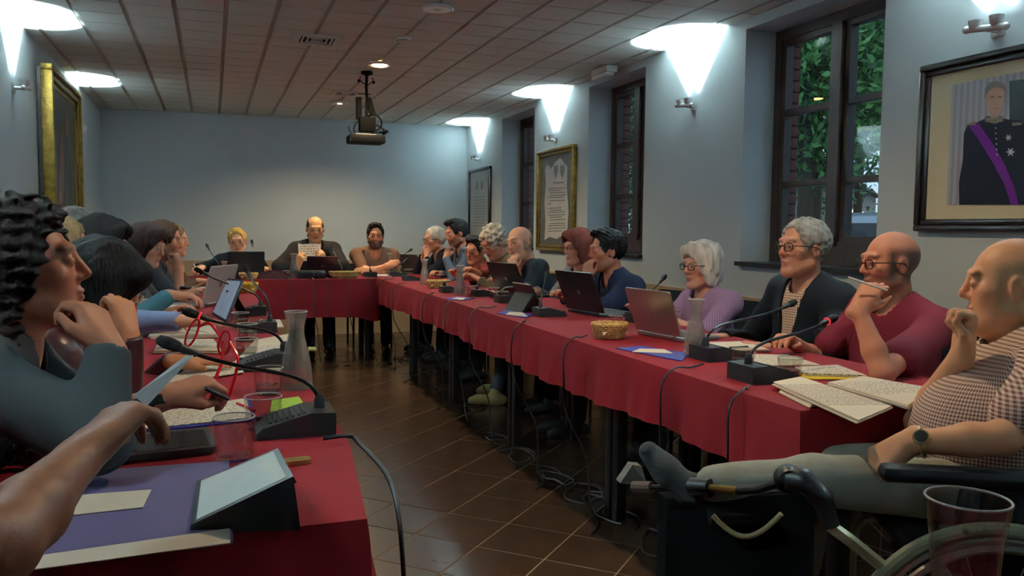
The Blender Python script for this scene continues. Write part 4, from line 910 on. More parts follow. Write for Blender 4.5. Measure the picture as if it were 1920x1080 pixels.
# cables running from the microphones over the cloth edge
r_ = random.Random(11)
def drop_cable(u, v, zb, label, floor_run=True, wig=.03):
    a = tz(u, v, .012); X0 = XTR0-.03; y = a[1]-.02
    pts = [a, ((a[0]+XTR0)/2, y, ZT0+.006), (XTR0+.0, y-.01, ZT0+.008), (X0-.02, y-.02, ZT0-.04), (X0-.03, y-.03+r_.uniform(-wig, wig), ZT0-.16), (X0+.0, y+r_.uniform(-wig, wig), ZT0-.30), (X0+.10, y+r_.uniform(-.05, .05), .25), (X0+.12, y, .03), (X0+.1, y-.12, .008), (X0+.02, y-.22, .008)]
    cable(label, pts)
for (u, v, lab) in [(1405, 722, 'cable of the near right microphone hanging over the red cloth'), (1318, 682, 'cable of the second right microphone hanging over the red cloth'), (1100, 628, 'cable looping down the cloth beside the wicker basket'),
                    (985, 600, 'cable hanging below the upright-neck microphone'), (930, 574, 'cable hanging over the cloth by the blue folder'), (880, 560, 'cable hanging below the curly grey-haired man'),
                    (815, 548, 'cable hanging in front of the second basket'), (760, 530, 'cable hanging in front of the far carafes'), (738, 522, 'cable at the far end of the window-side cloth')]:
    drop_cable(u, v, 0, lab)
bm_ = tz(606, 822, .012)
cable('thick cable hanging off the near end of the left table', [bm_, bm_+np.array([.05, -.01, .004]), tz(672, 830, .006), (.31, 1.52, .72), (.315, 1.44, .6), (.31, 1.4, .42), (.3, 1.38, .2), (.31, 1.36, .02), (.4, 1.4, .006)], .0045)
for k, (x, lab) in enumerate([(.80, 'cable hanging in front of the head table below the box'), (.92, 'second cable hanging below the box of the head table'), (1.1, 'cable hanging below the long wicker basket'), (.6, 'cable hanging below the dark red handbag'), (1.28, 'cable hanging below the arms-crossed man')]):
    cable(lab, [(x, 7.42, ZT0+.01), (x+.01, 7.335, ZT0+.01), (x+.02, 7.29, ZT0-.05), (x+.02, 7.27, ZT0-.3), (x+.05, 7.3, .3), (x+.08, 7.28, .02), (x+.2, 7.2, .007)], .004)
r_ = random.Random(5)
coil_px = [(1230, 1035), (1125, 962), (1085, 935), (1030, 900), (965, 860), (920, 826), (882, 765), (830, 728), (795, 700), (755, 675)]
ORD_ = ['first', 'second', 'third', 'fourth', 'fifth', 'sixth', 'seventh', 'eighth', 'ninth', 'tenth']
for k, (u, v) in enumerate(coil_px):
    c = onZ(u, v, .006); pts = []; a0 = r_.uniform(0, 6); R = r_.uniform(.05, .11)
    for i in range(14):
        a = a0+i*.75; rr = R*(1+.35*math.sin(i*1.7+k)); pts.append((c[0]+.05+rr*math.cos(a)*.8, c[1]+rr*1.5*math.sin(a)+i*.008, .006+.006*(i % 2)))
    o = cable('x', pts, .0042, mat('grey_black_cable', (58, 54, 50), .4), 5)
    o['label'] = 'loose grey cable coil on the tiles, %s from the viewer along the window-side table' % ORD_[k]; o['group'] = 'cable coils on the floor'
# near glass close to the viewer, on the closing table
q = None
_fh = nrm([FWD[0], FWD[1], 0]); _rh = np.array([_fh[1], -_fh[0], 0]); nc_ = _fh*.50+_rh*.42
table(nc_[0]-.55, nc_[0]+.55, nc_[1]-.33, nc_[1]+.33, 'table at which the viewer sits', axis='X', rz=-_yw)
cloth('red_tablecloth', 'red cloth on the table at which the viewer sits', [tuple((nc_+_rh*a_+_fh*b_)[:2]) for a_, b_ in ((-.57, -.35), (.57, -.35), (.57, .35), (-.57, .35))], [.2]*4, 9, .006, .01, wave=.008)
gp = P(1815, 935, .78)
T = thing('water_glass', 'tall clear water glass with droplets in the near right corner', 'glass', (gp[0], gp[1], ZT0), 0)
h = gp[2]-ZT0; s = h/.17
prof = [(0, 0), (.030, 0), (.0315, .004), (.0305, .04), (.0285, .08), (.0285, .1), (.0318, .14), (.0375, .17), (.0352, .17), (.030, .14), (.0268, .1), (.0268, .08), (.029, .04), (.029, .014), (0, .012)]
q = MB(); q.lathe([(r, z*s) for r, z in prof], n=40); q.obj('glass_wall', M_glass, T, ang=60)
q = MB(); q.torus((0, 0, h), .0364, .0013, n=40, m=6); q.obj('rim', mat('glass_rim', None), T)
q = MB(); q.lathe([(0, .0125*s), (.0285, .0145*s), (.0285, .04*s), (.0263, .08*s), (.0263, .1*s), (0, .1*s)], n=32); q.obj('water', M_water, T)
r_ = random.Random(2)
for k in range(12):
    a = r_.uniform(2.6, 5.4); zz = r_.uniform(.9, .98)*h; q = MB(); rr = .0355 if zz > .95*h else .0335; q.ball((rr*math.cos(a), rr*math.sin(a), zz-.006), (.002, .002, .003), 8, 6); q.obj('droplet', M_water, T)
# ---------------------------------------------------------------- organic shapes: distance fields meshed at their place
f32 = np.float32
class Field:
    def __init__(s, lo, hi, h):
        s.h = h; s.lo = np.floor(np.array(lo)/h)*h-3*h; n = np.ceil((np.array(hi)-s.lo)/h).astype(int)+4
        s.n = n; s.a = np.full(n, 9.0, f32); s.ax = [(s.lo[i]+h*np.arange(n[i])).astype(f32) for i in range(3)]
    def sl(s, lo, hi):
        r = []
        for i in range(3):
            a = max(0, int((lo[i]-s.lo[i])/s.h)-1); b = min(s.n[i], int((hi[i]-s.lo[i])/s.h)+2)
            if b <= a: return None
            r.append(slice(a, b))
        return tuple(r)
    def pts(s, r): return s.ax[0][r[0]][:, None, None], s.ax[1][r[1]][None, :, None], s.ax[2][r[2]][None, None, :]
    def comb(s, r, d, k, op='u'):
        A = s.a[r]
        if op == 'u':
            if k > 0: h = np.clip(.5+.5*(A-d)/k, 0, 1); s.a[r] = A+(d-A)*h-k*h*(1-h)
            else: s.a[r] = np.minimum(A, d)
        else:
            if k > 0: h = np.clip(.5-.5*(A+d)/k, 0, 1); s.a[r] = A+(-d-A)*h+k*h*(1-h)
            else: s.a[r] = np.maximum(A, -d)
    def cone(s, a, b, r1, r2, k=.01, op='u', off=0.0):
        a = np.asarray(a, float); b = np.asarray(b, float); R = max(r1, r2)+off+k+2*s.h
        r = s.sl(np.minimum(a, b)-R, np.maximum(a, b)+R)
        if r is None: return
        X, Y, Z = s.pts(r); ab = b-a; L2 = max(float(ab@ab), 1e-9)
        px, py, pz = X-f32(a[0]), Y-f32(a[1]), Z-f32(a[2])
        t = np.clip((px*f32(ab[0])+py*f32(ab[1])+pz*f32(ab[2]))/f32(L2), 0, 1)
        d = np.sqrt((px-t*f32(ab[0]))**2+(py-t*f32(ab[1]))**2+(pz-t*f32(ab[2]))**2)-(f32(r1+off)+f32(r2-r1)*t)
        s.comb(r, d, k, op)
    def ell(s, c, rad, M=None, k=.02, op='u', off=0.0):
        c = np.asarray(c, float); rad = np.asarray(rad, float)+off; R = rad.max()+k+2*s.h
        r = s.sl(c-R, c+R)
        if r is None: return
        X, Y, Z = s.pts(r); X, Y, Z = X-f32(c[0]), Y-f32(c[1]), Z-f32(c[2])
        if M is not None: X, Y, Z = [X*f32(M[0, i])+Y*f32(M[1, i])+Z*f32(M[2, i]) for i in range(3)]
        q = [(X/f32(rad[0]))**2, (Y/f32(rad[1]))**2, (Z/f32(rad[2]))**2]
        k0 = np.sqrt(q[0]+q[1]+q[2]); k1 = np.sqrt(q[0]/f32(rad[0]**2)+q[1]/f32(rad[1]**2)+q[2]/f32(rad[2]**2))+f32(1e-6)
        s.comb(r, k0*(k0-1)/k1, k, op)
    def ripple(s, amp, freq, seed, n=6, stretch=(1, 1, 1)):
        rg = np.random.default_rng(seed); r = (slice(None),)*3; X, Y, Z = s.pts(r); w = np.zeros(s.n, f32)
        for _ in range(n):
            d = rg.normal(size=3); d /= np.linalg.norm(d); d = d*freq*rg.uniform(.6, 1.5)*np.array(stretch); w += np.sin(X*f32(d[0])+Y*f32(d[1])+Z*f32(d[2])+f32(rg.uniform(0, 6.3)))
        s.a += w*f32(amp/n**.5)
    def mesh(s):
        B = 4*s.h; g = vdb.FloatGrid(B); g.copyFromArray(np.clip(s.a, -B, B).astype(f32)); 
        p, q = g.convertToQuads(isovalue=0.0)
        p = p*s.h+s.lo
        if len(q):
            a, b, c = p[q[:, 0]], p[q[:, 1]], p[q[:, 2]]
            if np.einsum('ij,ij->i', a, np.cross(b, c)).sum()*1.0 < 0: q = q[:, ::-1]
            # orientation: signed volume about the centroid
            m = p.mean(0); vol = np.einsum('ij,ij->i', a-m, np.cross(b-m, c-m)).sum()
            q0 = q if vol > 0 else q[:, ::-1]
            return p, q0
        return p, q
def np_mesh(name, p, q, mats, cols=None):
    me = bpy.data.meshes.new(name); n = len(p); m = len(q)
    me.vertices.add(n); me.vertices.foreach_set('co', p.astype(f32).ravel())
    me.loops.add(m*4); me.loops.foreach_set('vertex_index', q.astype(np.int32).ravel())
    me.polygons.add(m); me.polygons.foreach_set('loop_start', np.arange(m, dtype=np.int32)*4)
    try: me.polygons.foreach_set('loop_total', np.full(m, 4, np.int32))
    except Exception: pass
    me.polygons.foreach_set('use_smooth', np.ones(m, bool)); me.update(calc_edges=True)
    for x in mats: me.materials.append(x)
    if cols is not None:
        at = me.color_attributes.new('pigment', 'FLOAT_COLOR', 'POINT'); at.data.foreach_set('color', np.c_[cols, np.ones(n)].astype(f32).ravel())
    return me
def skin_mat():
    if 'skin' in MATS: return MATS['skin']
    m = mat('skin', (200, 150, 125), .48, bump=.06, bscale=260, spec=.4); b = m.node_tree.nodes['Principled BSDF']
    at = m.node_tree.nodes.new('ShaderNodeVertexColor'); at.layer_name = 'pigment'; m.node_tree.links.new(at.outputs[0], b.inputs['Base Color'])
    return m
def rot_zyx(yaw, pitch, roll):
    """head axes as columns: right, forward, up; yaw is the world angle looked to, pitch up +, roll to the right shoulder +"""
    f = np.array([math.cos(yaw)*math.cos(pitch), math.sin(yaw)*math.cos(pitch), math.sin(pitch)]); r = np.array([math.sin(yaw), -math.cos(yaw), 0.0]); u = np.cross(r, f)
    c, s_ = math.cos(roll), math.sin(roll); return np.stack([r*c-u*s_, f, r*s_+u*c], 1)
def head_field(F, c, M, s, jaw=1.0, fat=0.0):
    W = lambda x, y, z: c+M@(np.array([x, y, z])*s)
    E = lambda x, y, z, a, b, d, k=.015, op='u': F.ell(W(x, y, z), np.array([a, b, d])*s, M, k*s, op)
    Cn = lambda p, q, r1, r2, k=.012, op='u': F.cone(W(*p), W(*q), r1*s, r2*s, k*s, op)
    E(0, -.014, .034, .0745, .094, .086, 0); E(0, .030, -.035, .058+fat*.012, .058, .078, .03)
    for x in (-1, 1):
        Cn((x*.052*jaw, .0, -.055), (x*.016, .062, -.092), .024+fat*.006, .020, .02); E(x*.042, .056, -.012, .024, .022, .022, .02)
    E(0, .066, -.092, .024*jaw, .02, .018, .02)
    if fat: E(0, .03, -.10, .05, .045, .03, .03)
    Cn((-.034, .080, .034), (.034, .080, .034), .011, .011, .014)
    for x in (-1, 1): E(x*.032, .100, .010, .020, .016, .013, .012, 's')
    Cn((0, .085, .024), (0, .1015, -.017), .0078, .0118, .01); Cn((-.012, .090, -.023), (.012, .090, -.023), .0078, .0078, .008)
    E(0, .0855, -.0505, .022, .0095, .0058, .006); E(0, .0835, -.0620, .019, .0095, .0066, .006); E(0, .0965, -.0562, .022, .008, .0020, .004, 's')
    for x in (-1, 1):
        E(x*.033, .079, .011, .014, .0125, .012, .006)
        E(x*.077, -.006, .000, .0085, .019, .031, .008); E(x*.086, -.002, .002, .006, .010, .018, .004, 's')
def skin_colours(p, c, M, s, skin, brow, lip, beard, beardcol, scalp=None, scol=(60, 48, 40)):
    l = ((p-c)@M)/s; col = np.tile(np.array(srgb(skin)), (len(p), 1)); x, y, z = l.T
    near = (np.abs(l) < .16).all(1); ax = np.abs(x)
    red = np.exp(-(((ax-.045)/.025)**2+((z+.02)/.025)**2))*(y > .03)+np.exp(-((x/.018)**2+((z+.018)/.02)**2))*(y > .08)*.9+np.exp(-(((z)/.03)**2))*(ax > .074)*.5
    col = col*(1-np.outer(red*near*.22, [.0, .75, .8]))
    lw = np.exp(-((x/.021)**4+((z+.0565)/.0115)**4))*(y > .078)*near; lc = np.array(srgb(lip)); col = col*(1-.75*lw[:, None])+lc*.75*lw[:, None]
    bw = np.exp(-(((ax-.032)/.019)**4+((z-.0345-.10*(ax-.03)*(ax < .035))/.0046)**2))*(y > .055)*near; bc = np.array(srgb(brow)); col = col*(1-.7*bw[:, None])+bc*.7*bw[:, None]
    if scalp:      # cropped hair: pigment on the sides and back of the skull
        m = np.clip((.048-y)/.02, 0, 1)*np.clip((z+.075)/.03, 0, 1)*np.clip((.072-z-(.045 if scalp > .5 else .0)*np.clip((y+.06)/.06, 0, 1))/.03, 0, 1)
        m = np.maximum(m*(1-np.exp(-(((y-.0)/.022)**2+((z)/.036)**2))*(ax > .068)), 0)*near; w = .93; col = col*(1-w*m[:, None])+np.array(srgb(scol))*w*m[:, None]
    if beard > 0:
        m = np.clip((-.028-z)/.018, 0, 1)*np.clip((y+.0)/.02, 0, 1)*np.clip((z+.135)/.02, 0, 1); m *= 1-.9*np.exp(-((x/.02)**4+((z+.057)/.010)**4))
        m = np.maximum(m, np.clip((ax-.06)/.008, 0, 1)*np.clip((.03-z)/.02, 0, 1)*np.clip((y+.0)/.015, 0, 1)*np.clip((.045-y)/.02, 0, 1)*(z > -.09))
        m *= near*beard; col = col*(1-m[:, None])+np.array(srgb(beardcol))*m[:, None]
    return np.clip(col, 0, 1)
HAIR = {}
def hair_mat(col, rough=.7):
    return mat('hair_%d_%d_%d' % col, col, rough, var=.35, vscale=30, bump=.5, bscale=120, stretch=(1, 1, .25), spec=.12)
def hair_mesh(style, c, M, s, vox, seed):
    """hair in head axes; returns world vertices"""
    lo, hi = (-.16, -.2, -.14), (.16, .16, .17)
    if style in ('long_curly',): lo = (-.19, -.22, -.40); hi = (.19, .17, .19)
    if style in ('bob', 'long_dark'): lo = (-.16, -.2, -.2)
    F = Field(lo, hi, vox/s)
    t = dict(short=.012, crop=.011, ring=.0045, bob=.022, long_curly=.032, curly=.018, long_dark=.022, quiff=.010, thin=.005, buzz=.004)[style]
    F.ell((0, -.016, .034), (.0745+t, .096+t, .087+t), None, 0)
    if style == 'bob':
        for x in (-1, 1): F.ell((x*.064, -.012, -.030), (.028, .058, .075), None, .03)
        F.ell((0, -.065, -.035), (.075, .05, .075), None, .03); F.ell((.01, .060, .092), (.058, .045, .034), None, .03)
    if style == 'long_dark':
        for x in (-1, 1): F.ell((x*.066, -.012, -.035), (.028, .055, .085), None, .03)
        F.ell((0, -.07, -.05), (.075, .05, .10), None, .03); F.ell((.015, .056, .09), (.055, .04, .03), None, .03)
    if style == 'long_curly':
        rg = np.random.default_rng(seed)
        for k in range(15):
            a = rg.uniform(-1.05, 1.05); a = -PI/2+a*1.25; x, y = .088*math.cos(a), .10*math.sin(a)-.01
            q = [(x, y, .02), (x*1.15, y*1.1-.01, -.10), (x*1.05+rg.uniform(-.02, .02), y*1.0-.02, -.22), (x+rg.uniform(-.02, .02), y*.9-.02, -.27-rg.uniform(0, .08))]
            for u, v, r1, r2 in zip(q, q[1:], (.030, .034, .028), (.034, .028, .015)): F.cone(u, v, r1, r2, .02)
        for k in range(16): a = rg.uniform(0, 6.28); F.ell((.07*math.cos(a), .065*math.sin(a)-.01, .105+rg.uniform(-.02, .015)), (.03, .03, .024), None, .012)
    if style in ('quiff', 'crop'):
        F.ell((.01, .035, .108), (.052, .055, .024), None, .03)
        for k in range(9): a = k*.7; F.ell((.045*math.cos(a), .03+.045*math.sin(a), .112+.006*math.sin(3*a)), (.016, .016, .012), None, .01)
    if style == 'curly':
        rg = np.random.default_rng(seed)
        for k in range(22): a = rg.uniform(0, 6.28); b = rg.uniform(.1, 1.3); F.ell((.085*math.cos(a)*math.sin(b), .10*math.sin(a)*math.sin(b)-.02, .034+.095*math.cos(b)), (.022, .022, .018), None, .012)
    # face opening
    fc = dict(short=((0, .112, -.012), (.082, .090, .114)), crop=((0, .112, -.010), (.080, .090, .116)), quiff=((0, .112, -.012), (.080, .090, .114)), ring=((0, .105, -.02), (.085, .10, .11)), bob=((0, .112, -.05), (.070, .098, .118)),
              long_dark=((0, .11, -.05), (.066, .092, .108)), long_curly=((0, .118, -.05), (.135, .122, .150)), curly=((0, .105, -.03), (.076, .085, .105)), thin=((0, .105, -.02), (.08, .10, .115)), buzz=((0, .105, -.02), (.08, .085, .11)))[style]
    F.ell(fc[0], fc[1], None, .012 if style in ('bob', 'long_dark', 'long_curly') else .020, 's')
    if style in ('ring', 'buzz'): F.ell((0, .035, .125), (.072, .105, .082) if style == 'ring' else (.06, .10, .06), None, .01, 's')
    if style == 'thin': F.ell((0, .06, .11), (.05, .08, .045), None, .02, 's')
    if style not in ('bob', 'long_dark', 'long_curly'):
        for x in (-1, 1): F.ell((x*.088, .012, -.022), (.026, .030, .046), None, .008, 's')
        F.cone((0, -.09, -.115), (0, .09, -.115), .07, .07, .01, 's')
        for x in (-1, 1): F.cone((x*.1, -.02, -.1), (x*.1, .1, -.07), .05, .05, .01, 's')
    # keep a shell, no hair below a line at the nape
    zc = dict(bob=-.115, long_dark=-.15, long_curly=-.5).get(style, -.065)
    _, _, Z = F.pts((slice(None),)*3); F.a = np.maximum(F.a, f32(zc)-Z)
    am, fq = dict(long_curly=(.0085, 190), curly=(.006, 150), bob=(.0035, 170), long_dark=(.003, 150), crop=(.0036, 260), quiff=(.0036, 260)).get(style, (.0024, 230))
    F.ripple(am, fq, seed, 7, (1, 1, .35) if style in ('bob', 'long_dark') else (1, 1, 1))
    p, q = F.mesh(); return c+(p*s)@M.T, q
def add_hand(F, w, d, back, side, pose, s, k=.006, spread=.0, thumb=None):
    d = nrm(d); back = nrm(back-d*(back@d)); x = np.cross(d, back); sg = -side      # side +1: right hand
    W = lambda a: w+(x*a[0]+d*a[1]+back*a[2])*s
    F.cone(W((-.012, -.02, 0)), W((-.012, .03, 0)), .021*s, .019*s, .012); F.cone(W((.012, -.02, 0)), W((.012, .03, 0)), .021*s, .019*s, .012)
    F.ell(W((0, .052, -.002)), np.array([.037, .045, .0135])*s, np.stack([x, d, back], 1), .012)
    curl = dict(flat=(.12, .18, .12), relaxed=(.45, .55, .35), fist=(1.25, 1.45, .9), chin=(.75, 1.15, .7), pen=(.8, 1.0, .5), hold=(.7, .8, .4))[pose]
    tips = []
    for i, (fx, kn, ln) in enumerate(((.030, .088, .070), (.0105, .094, .079), (-.0095, .091, .073), (-.028, .082, .056))):
        fx = fx*sg; a0 = spread*fx/.03
        F.cone(W((fx*.55, .02, -.002)), W((fx, kn, 0)), .014*s, .0112*s, .012)
        p = np.array([fx, kn, 0.0]); ang = 0.0; r = [.0098, .0088, .008, .0066]; r = [q*(.92 if i == 3 else 1) for q in r]
        for j, (fr, c_) in enumerate(zip((.46, .30, .24), curl)):
            ang += c_*(1+.10*i*(j == 0)); n = p+np.array([a0*.3*math.cos(ang), math.cos(ang), -math.sin(ang)])*ln*fr
            F.cone(W(p), W(n), r[j]*s, r[j+1]*s, k*.6*s if j == 0 else .003*s); p = n
        tips.append(W(p))
    th = thumb or dict(flat=((.046, .050, -.012), (.056, .078, -.016)), relaxed=((.044, .052, -.02), (.042, .085, -.034)), fist=((.042, .05, -.024), (.022, .078, -.036)), chin=((.050, .052, -.016), (.056, .085, -.022)), pen=((.04, .055, -.026), (.026, .088, -.04)), hold=((.042, .056, -.026), (.032, .09, -.038)))[pose]
    a, b = [(q[0]*sg, q[1], q[2]) for q in th]
    F.cone(W((.020*sg, .016, -.006)), W(a), .0155*s, .0118*s, .010); F.cone(W(a), W(b), .0112*s, .0082*s, .003)
    return tips, W(b)
def ik(S, T, l1, l2, pole):
    d = T-S; L = np.linalg.norm(d); u = d/L; L = min(L, (l1+l2)*.995); T2 = S+u*L
    a = (l1*l1-l2*l2+L*L)/(2*L); h = math.sqrt(max(l1*l1-a*a, 0)); p = pole-u*(pole@u); p = nrm(p)
    return S+u*a+p*h, T2
def glasses(T, c, M, s, m, R=.0205, tk=.0021):
    W = lambda x, y, z: c+M@(np.array([x, y, z])*s)
    G = MB()
    for x in (-1, 1):
        pts = []
        for i in range(21):
            a = 2*PI*i/20; ca, sa = math.cos(a), math.sin(a); e = .58
            pts.append(W(x*.0335+R*1.12*np.sign(ca)*abs(ca)**e, .1015-.10*abs(ca)*.03-(.004 if ca*x > .3 else 0), .007+R*.78*np.sign(sa)*abs(sa)**e))
        G.tube(pts, tk*s, 5, cap=False)
    o = G
    e = o.obj('spectacle_frame', m, T); e['kind'] = 'stuff'
    L = MB()
    for x in (-1, 1): L = MB(); L.lathe([(0, 0), (R*s*.98, 0)], W(x*.0335, .100, .007), 18, ax=M[:, 1], cap=False); L.obj('lens', M_lens, e)
    G = MB(); G.tube([W(-.011, .1015, .011), W(0, .1045, .013), W(.011, .1015, .011)], tk*s, 5); G.obj('bridge', m, e)
    for x in (-1, 1): G = MB(); G.tube([W(x*.057, .097, .013), W(x*.074, .082, .013), W(x*.083, .02, .011), W(x*.083, -.008, .008), W(x*.082, -.025, -.012)], tk*s, 5); G.obj('temple', m, e)
EYE_ME = None
def eye_mesh():
    global EYE_ME
    if EYE_ME: return EYE_ME
    q = MB(); n, m = 20, 20
    q.ball((0, 0, 0), 1.0, n, m, rot=np.array([[1, 0, 0], [0, 0, 1], [0, -1, 0]], float)); me = q.mesh('eye')
    me.materials.append(mat('eye_white', (205, 198, 190), .25)); me.materials.append(mat('iris_brown', (62, 44, 32), .15)); me.materials.append(mat('pupil', (8, 8, 8), .1)); me.materials.append(mat('eyelid', (172, 118, 96), .5))
    mi = []
    for p in me.polygons:
        c = p.center; a = math.degrees(math.acos(max(-1, min(1, c.y/max(c.length, 1e-6))))); el = math.degrees(math.asin(max(-1, min(1, c.z/max(c.length, 1e-6)))))
        mi.append(3 if el > 15 or el < -24 else (2 if a < 14 else (1 if a < 31 else 0)))
    me.polygons.foreach_set('material_index', mi); me.update(); EYE_ME = me; return me
def mat4(M, c, s):
    m = Matrix.Identity(4)
    for i in range(3):
        for j in range(3): m[i][j] = float(M[i, j]*s)
        m[i][3] = float(c[i])
    return m
NP = [0]
def person(label, hip, phi, head, hyaw, hpitch=0, hroll=0, s=.95, hs=1.0, vox=.007, skin=(205, 152, 126), top=None, sleeve='long', under=None, trousers=None, hair=None, haircol=(60, 48, 40),
           brow=(70, 54, 44), lip=(160, 92, 84), beard=0.0, beardcol=(70, 52, 42), specs=None, L=None, R=None, width=1.0, belly=0.0, scalp=None, legs=None, seat=.44, jacket=False, collar=None, jaw=1.0, fat=0.0, shoe=None, neckhole=.066, ruck=.0035, lean=0.0, extra=None):
    NP[0] += 1; seed = NP[0]*17; rd = math.radians; phi, hyaw, hpitch, hroll = rd(phi), rd(hyaw), rd(hpitch), rd(hroll)
    T = thing('person', label, 'person', (hip[0], hip[1], 0)); org = np.array([hip[0], hip[1], 0.0])
    f = np.array([math.cos(phi), math.sin(phi), 0]); r = np.array([math.sin(phi), -math.cos(phi), 0]); up = np.array([0, 0, 1.0])
    Mh = rot_zyx(hyaw, hpitch, hroll); head = np.asarray(head, float)
    pel = np.array([hip[0], hip[1], seat+.10*s]); hup = nrm(Mh[:, 2]*.6+up*.4)
    N = head-hup*.143*hs-Mh[:, 1]*.026*hs-f*.012; spine = nrm(N-pel); tf = nrm(f-spine*(f@spine)); tr = np.cross(tf, spine); Mt = np.stack([tr, tf, spine], 1); Ls = np.linalg.norm(N-pel)
    Sc = N-spine*.052*s-tf*.012; hw = .165*s*width; SL, SR = Sc-tr*hw-up*.008, Sc+tr*hw-up*.008
    l1, l2 = .285*s, .255*s; arms = {}
    for nm, S, dflt, sd in (('L', SL, L, -1), ('R', SR, R, 1)):
        a = dict(dflt or {}); w = a.get('w')
        if w is None: w = np.array([*(S[:2]+f[:2]*.36*s-r[:2]*sd*.03), .785])
        w = np.asarray(w, float); pole = a.get('pole'); pole = (r*sd*.6-up*.9-f*.2) if pole is None else np.asarray(pole, float)
        E2, w2 = ik(S, w, l1, l2, pole)
        if a.get('e') is not None: E2 = np.asarray(a['e'], float); w2 = w
        dr = a.get('dir'); dr = nrm(w2-E2) if dr is None else nrm(np.asarray(dr, float)); bk = a.get('back'); bk = up if bk is None else np.asarray(bk, float)
        arms[nm] = (S, E2, w2, dr, bk, sd, a.get('pose', 'relaxed'), a.get('sleeve', sleeve), a.get('thumb'))
    hipL, hipR = pel-r*.085*s-up*.01, pel+r*.085*s-up*.01
    if legs is None:
        legs = [(h_, h_+f*.40*s+up*.02, h_+f*(.44*s)-up*(h_[2]-.085), f) for h_ in (hipL, hipR)]
        legs = [(a, np.array([b[0], b[1], max(b[2], seat+.05)]), c, d) for a, b, c, d in legs]
    allp = [head, N, pel, SL, SR]+[q for a in arms.values() for q in a[1:3]]+[q for g in legs for q in g[:3]]
    lo, hi = np.min(allp, 0)-.22, np.max(allp, 0)+.22
    lo[2] = max(lo[2], -.02)
    def torso(F, off, k=.05):
        F.ell(pel, np.array([.165*s*width, .125*s, .11*s]), Mt, k, off=off)
        F.ell(pel+spine*Ls*.34+tf*(.012+belly*.5), np.array([.148*s*width+belly*.35, .112*s+belly*.6, .17*s]), Mt, k, off=off)
        F.ell(pel+spine*Ls*.66+tf*.004, np.array([.160*s*width, .112*s, .175*s]), Mt, k, off=off)
        F.cone(SL, SR, .058*s, .058*s, k, off=off)
        for S in (SL, SR): F.cone(N-spine*.006, S+up*.016, .050*s, .046*s, .05, off=off)
    # ---- skin body
    F = Field(lo, hi, vox); torso(F, -.022)
    for g in legs:
        F.cone(g[0], g[1], .062*s, .042*s, .03); F.cone(g[1], g[2], .042*s, .03*s, .02)
    F.cone(N-spine*.03, head-Mh[:, 2]*.05*hs-Mh[:, 1]*.018*hs, .058*hs*(1+fat*.15), .053*hs*(1+fat*.2), .03)
    for a in arms.values():
        S, E2, w2, dr, bk, sd, pose, slv, th = a
        F.cone(S, E2, .042*s, .036*s, .025); F.cone(E2, E2+(w2-E2)*.35, .037*s, .0375*s, .015); F.cone(E2+(w2-E2)*.35, w2, .0375*s, .0245*s, .015)
        a_t = add_hand(F, w2, dr, bk, sd, pose, s*1.02, thumb=th)
    hf = Field(head-.17*hs, head+.17*hs, vox); hf.lo = F.lo+np.round((hf.lo-F.lo)/vox)*vox; hf.ax = [(hf.lo[i]+vox*np.arange(hf.n[i])).astype(f32) for i in range(3)]
    head_field(hf, head, Mh, hs, jaw, fat)
    i0 = np.round((hf.lo-F.lo)/vox).astype(int); sa = tuple(slice(max(0, i0[i]), min(F.n[i], i0[i]+hf.n[i])) for i in range(3)); sb = tuple(slice(sa[i].start-i0[i], sa[i].stop-i0[i]) for i in range(3))
    F.comb(sa, hf.a[sb], .018)
    p, q = F.mesh(); cols = skin_colours(p, head, Mh, hs, skin, brow, lip, beard, beardcol, scalp, haircol)
    put('body', np_mesh('body', p-org, q, [skin_mat()], cols), None, T)
    for x in (-1, 1):
        e = put('eye', eye_mesh(), None, T); e.matrix_local = mat4(Mh, head+Mh@(np.array([x*.0325, .0780, .0105])*hs)-org, .0128*hs)
    # ---- clothing
    def dress(nm, m, off, slv, cut_v=False, hole=neckhole, vx=None, coll=None, rk=None):
        F = Field(lo, hi, vx or max(vox*1.15, .0075)); torso(F, off)
        for a in arms.values():
            S, E2, w2 = a[:3]; sl = a[7] if slv is None else slv
            if sl == 'short': Q = S+(E2-S)*.72; F.cone(S, Q, .062*s+off, .060*s+off, .03)
            elif sl == 'elbow': F.cone(S, E2, .060*s+off, .05*s+off, .03); F.cone(E2, E2+(w2-E2)*.3, .05*s+off, .047*s+off, .02)
            elif sl == 'none': pass
            else: F.cone(S, E2, .058*s+off, .049*s+off, .03); F.cone(E2, w2-(w2-E2)*.04, .046*s+off, .028*s+off, .02)
        if coll:
            pts = []
            for i in range(9):
                a = PI*(.5+i/8*2*.93-.93); rr = .066*hs; base = N+tr*rr*math.cos(a+PI)*1.0-tf*rr*math.sin(a)*1.0
                pts.append(base+spine*(coll*(.6+.4*math.sin(a))-.012+.018*math.sin(a)))
            for u, v in zip(pts, pts[1:]): F.cone(u, v, coll*.62, coll*.62, .006); F.cone(u-spine*coll*.8, v-spine*coll*.8, coll*.62, coll*.62, .006)
        F.ripple(ruck if rk is None else rk, 28, seed+3, 7)
        F.cone(N-spine*.035+tf*.02, head-Mh[:, 2]*.02*hs, hole*hs, hole*hs, .008, 's')
        # cut sleeves cleanly
        for a in arms.values():
            S, E2, w2 = a[:3]; sl = a[7] if slv is None else slv
            if sl == 'long': d = nrm(w2-E2); F.cone(w2+d*.045, w2+d*.16, .056, .056, .003, 's')
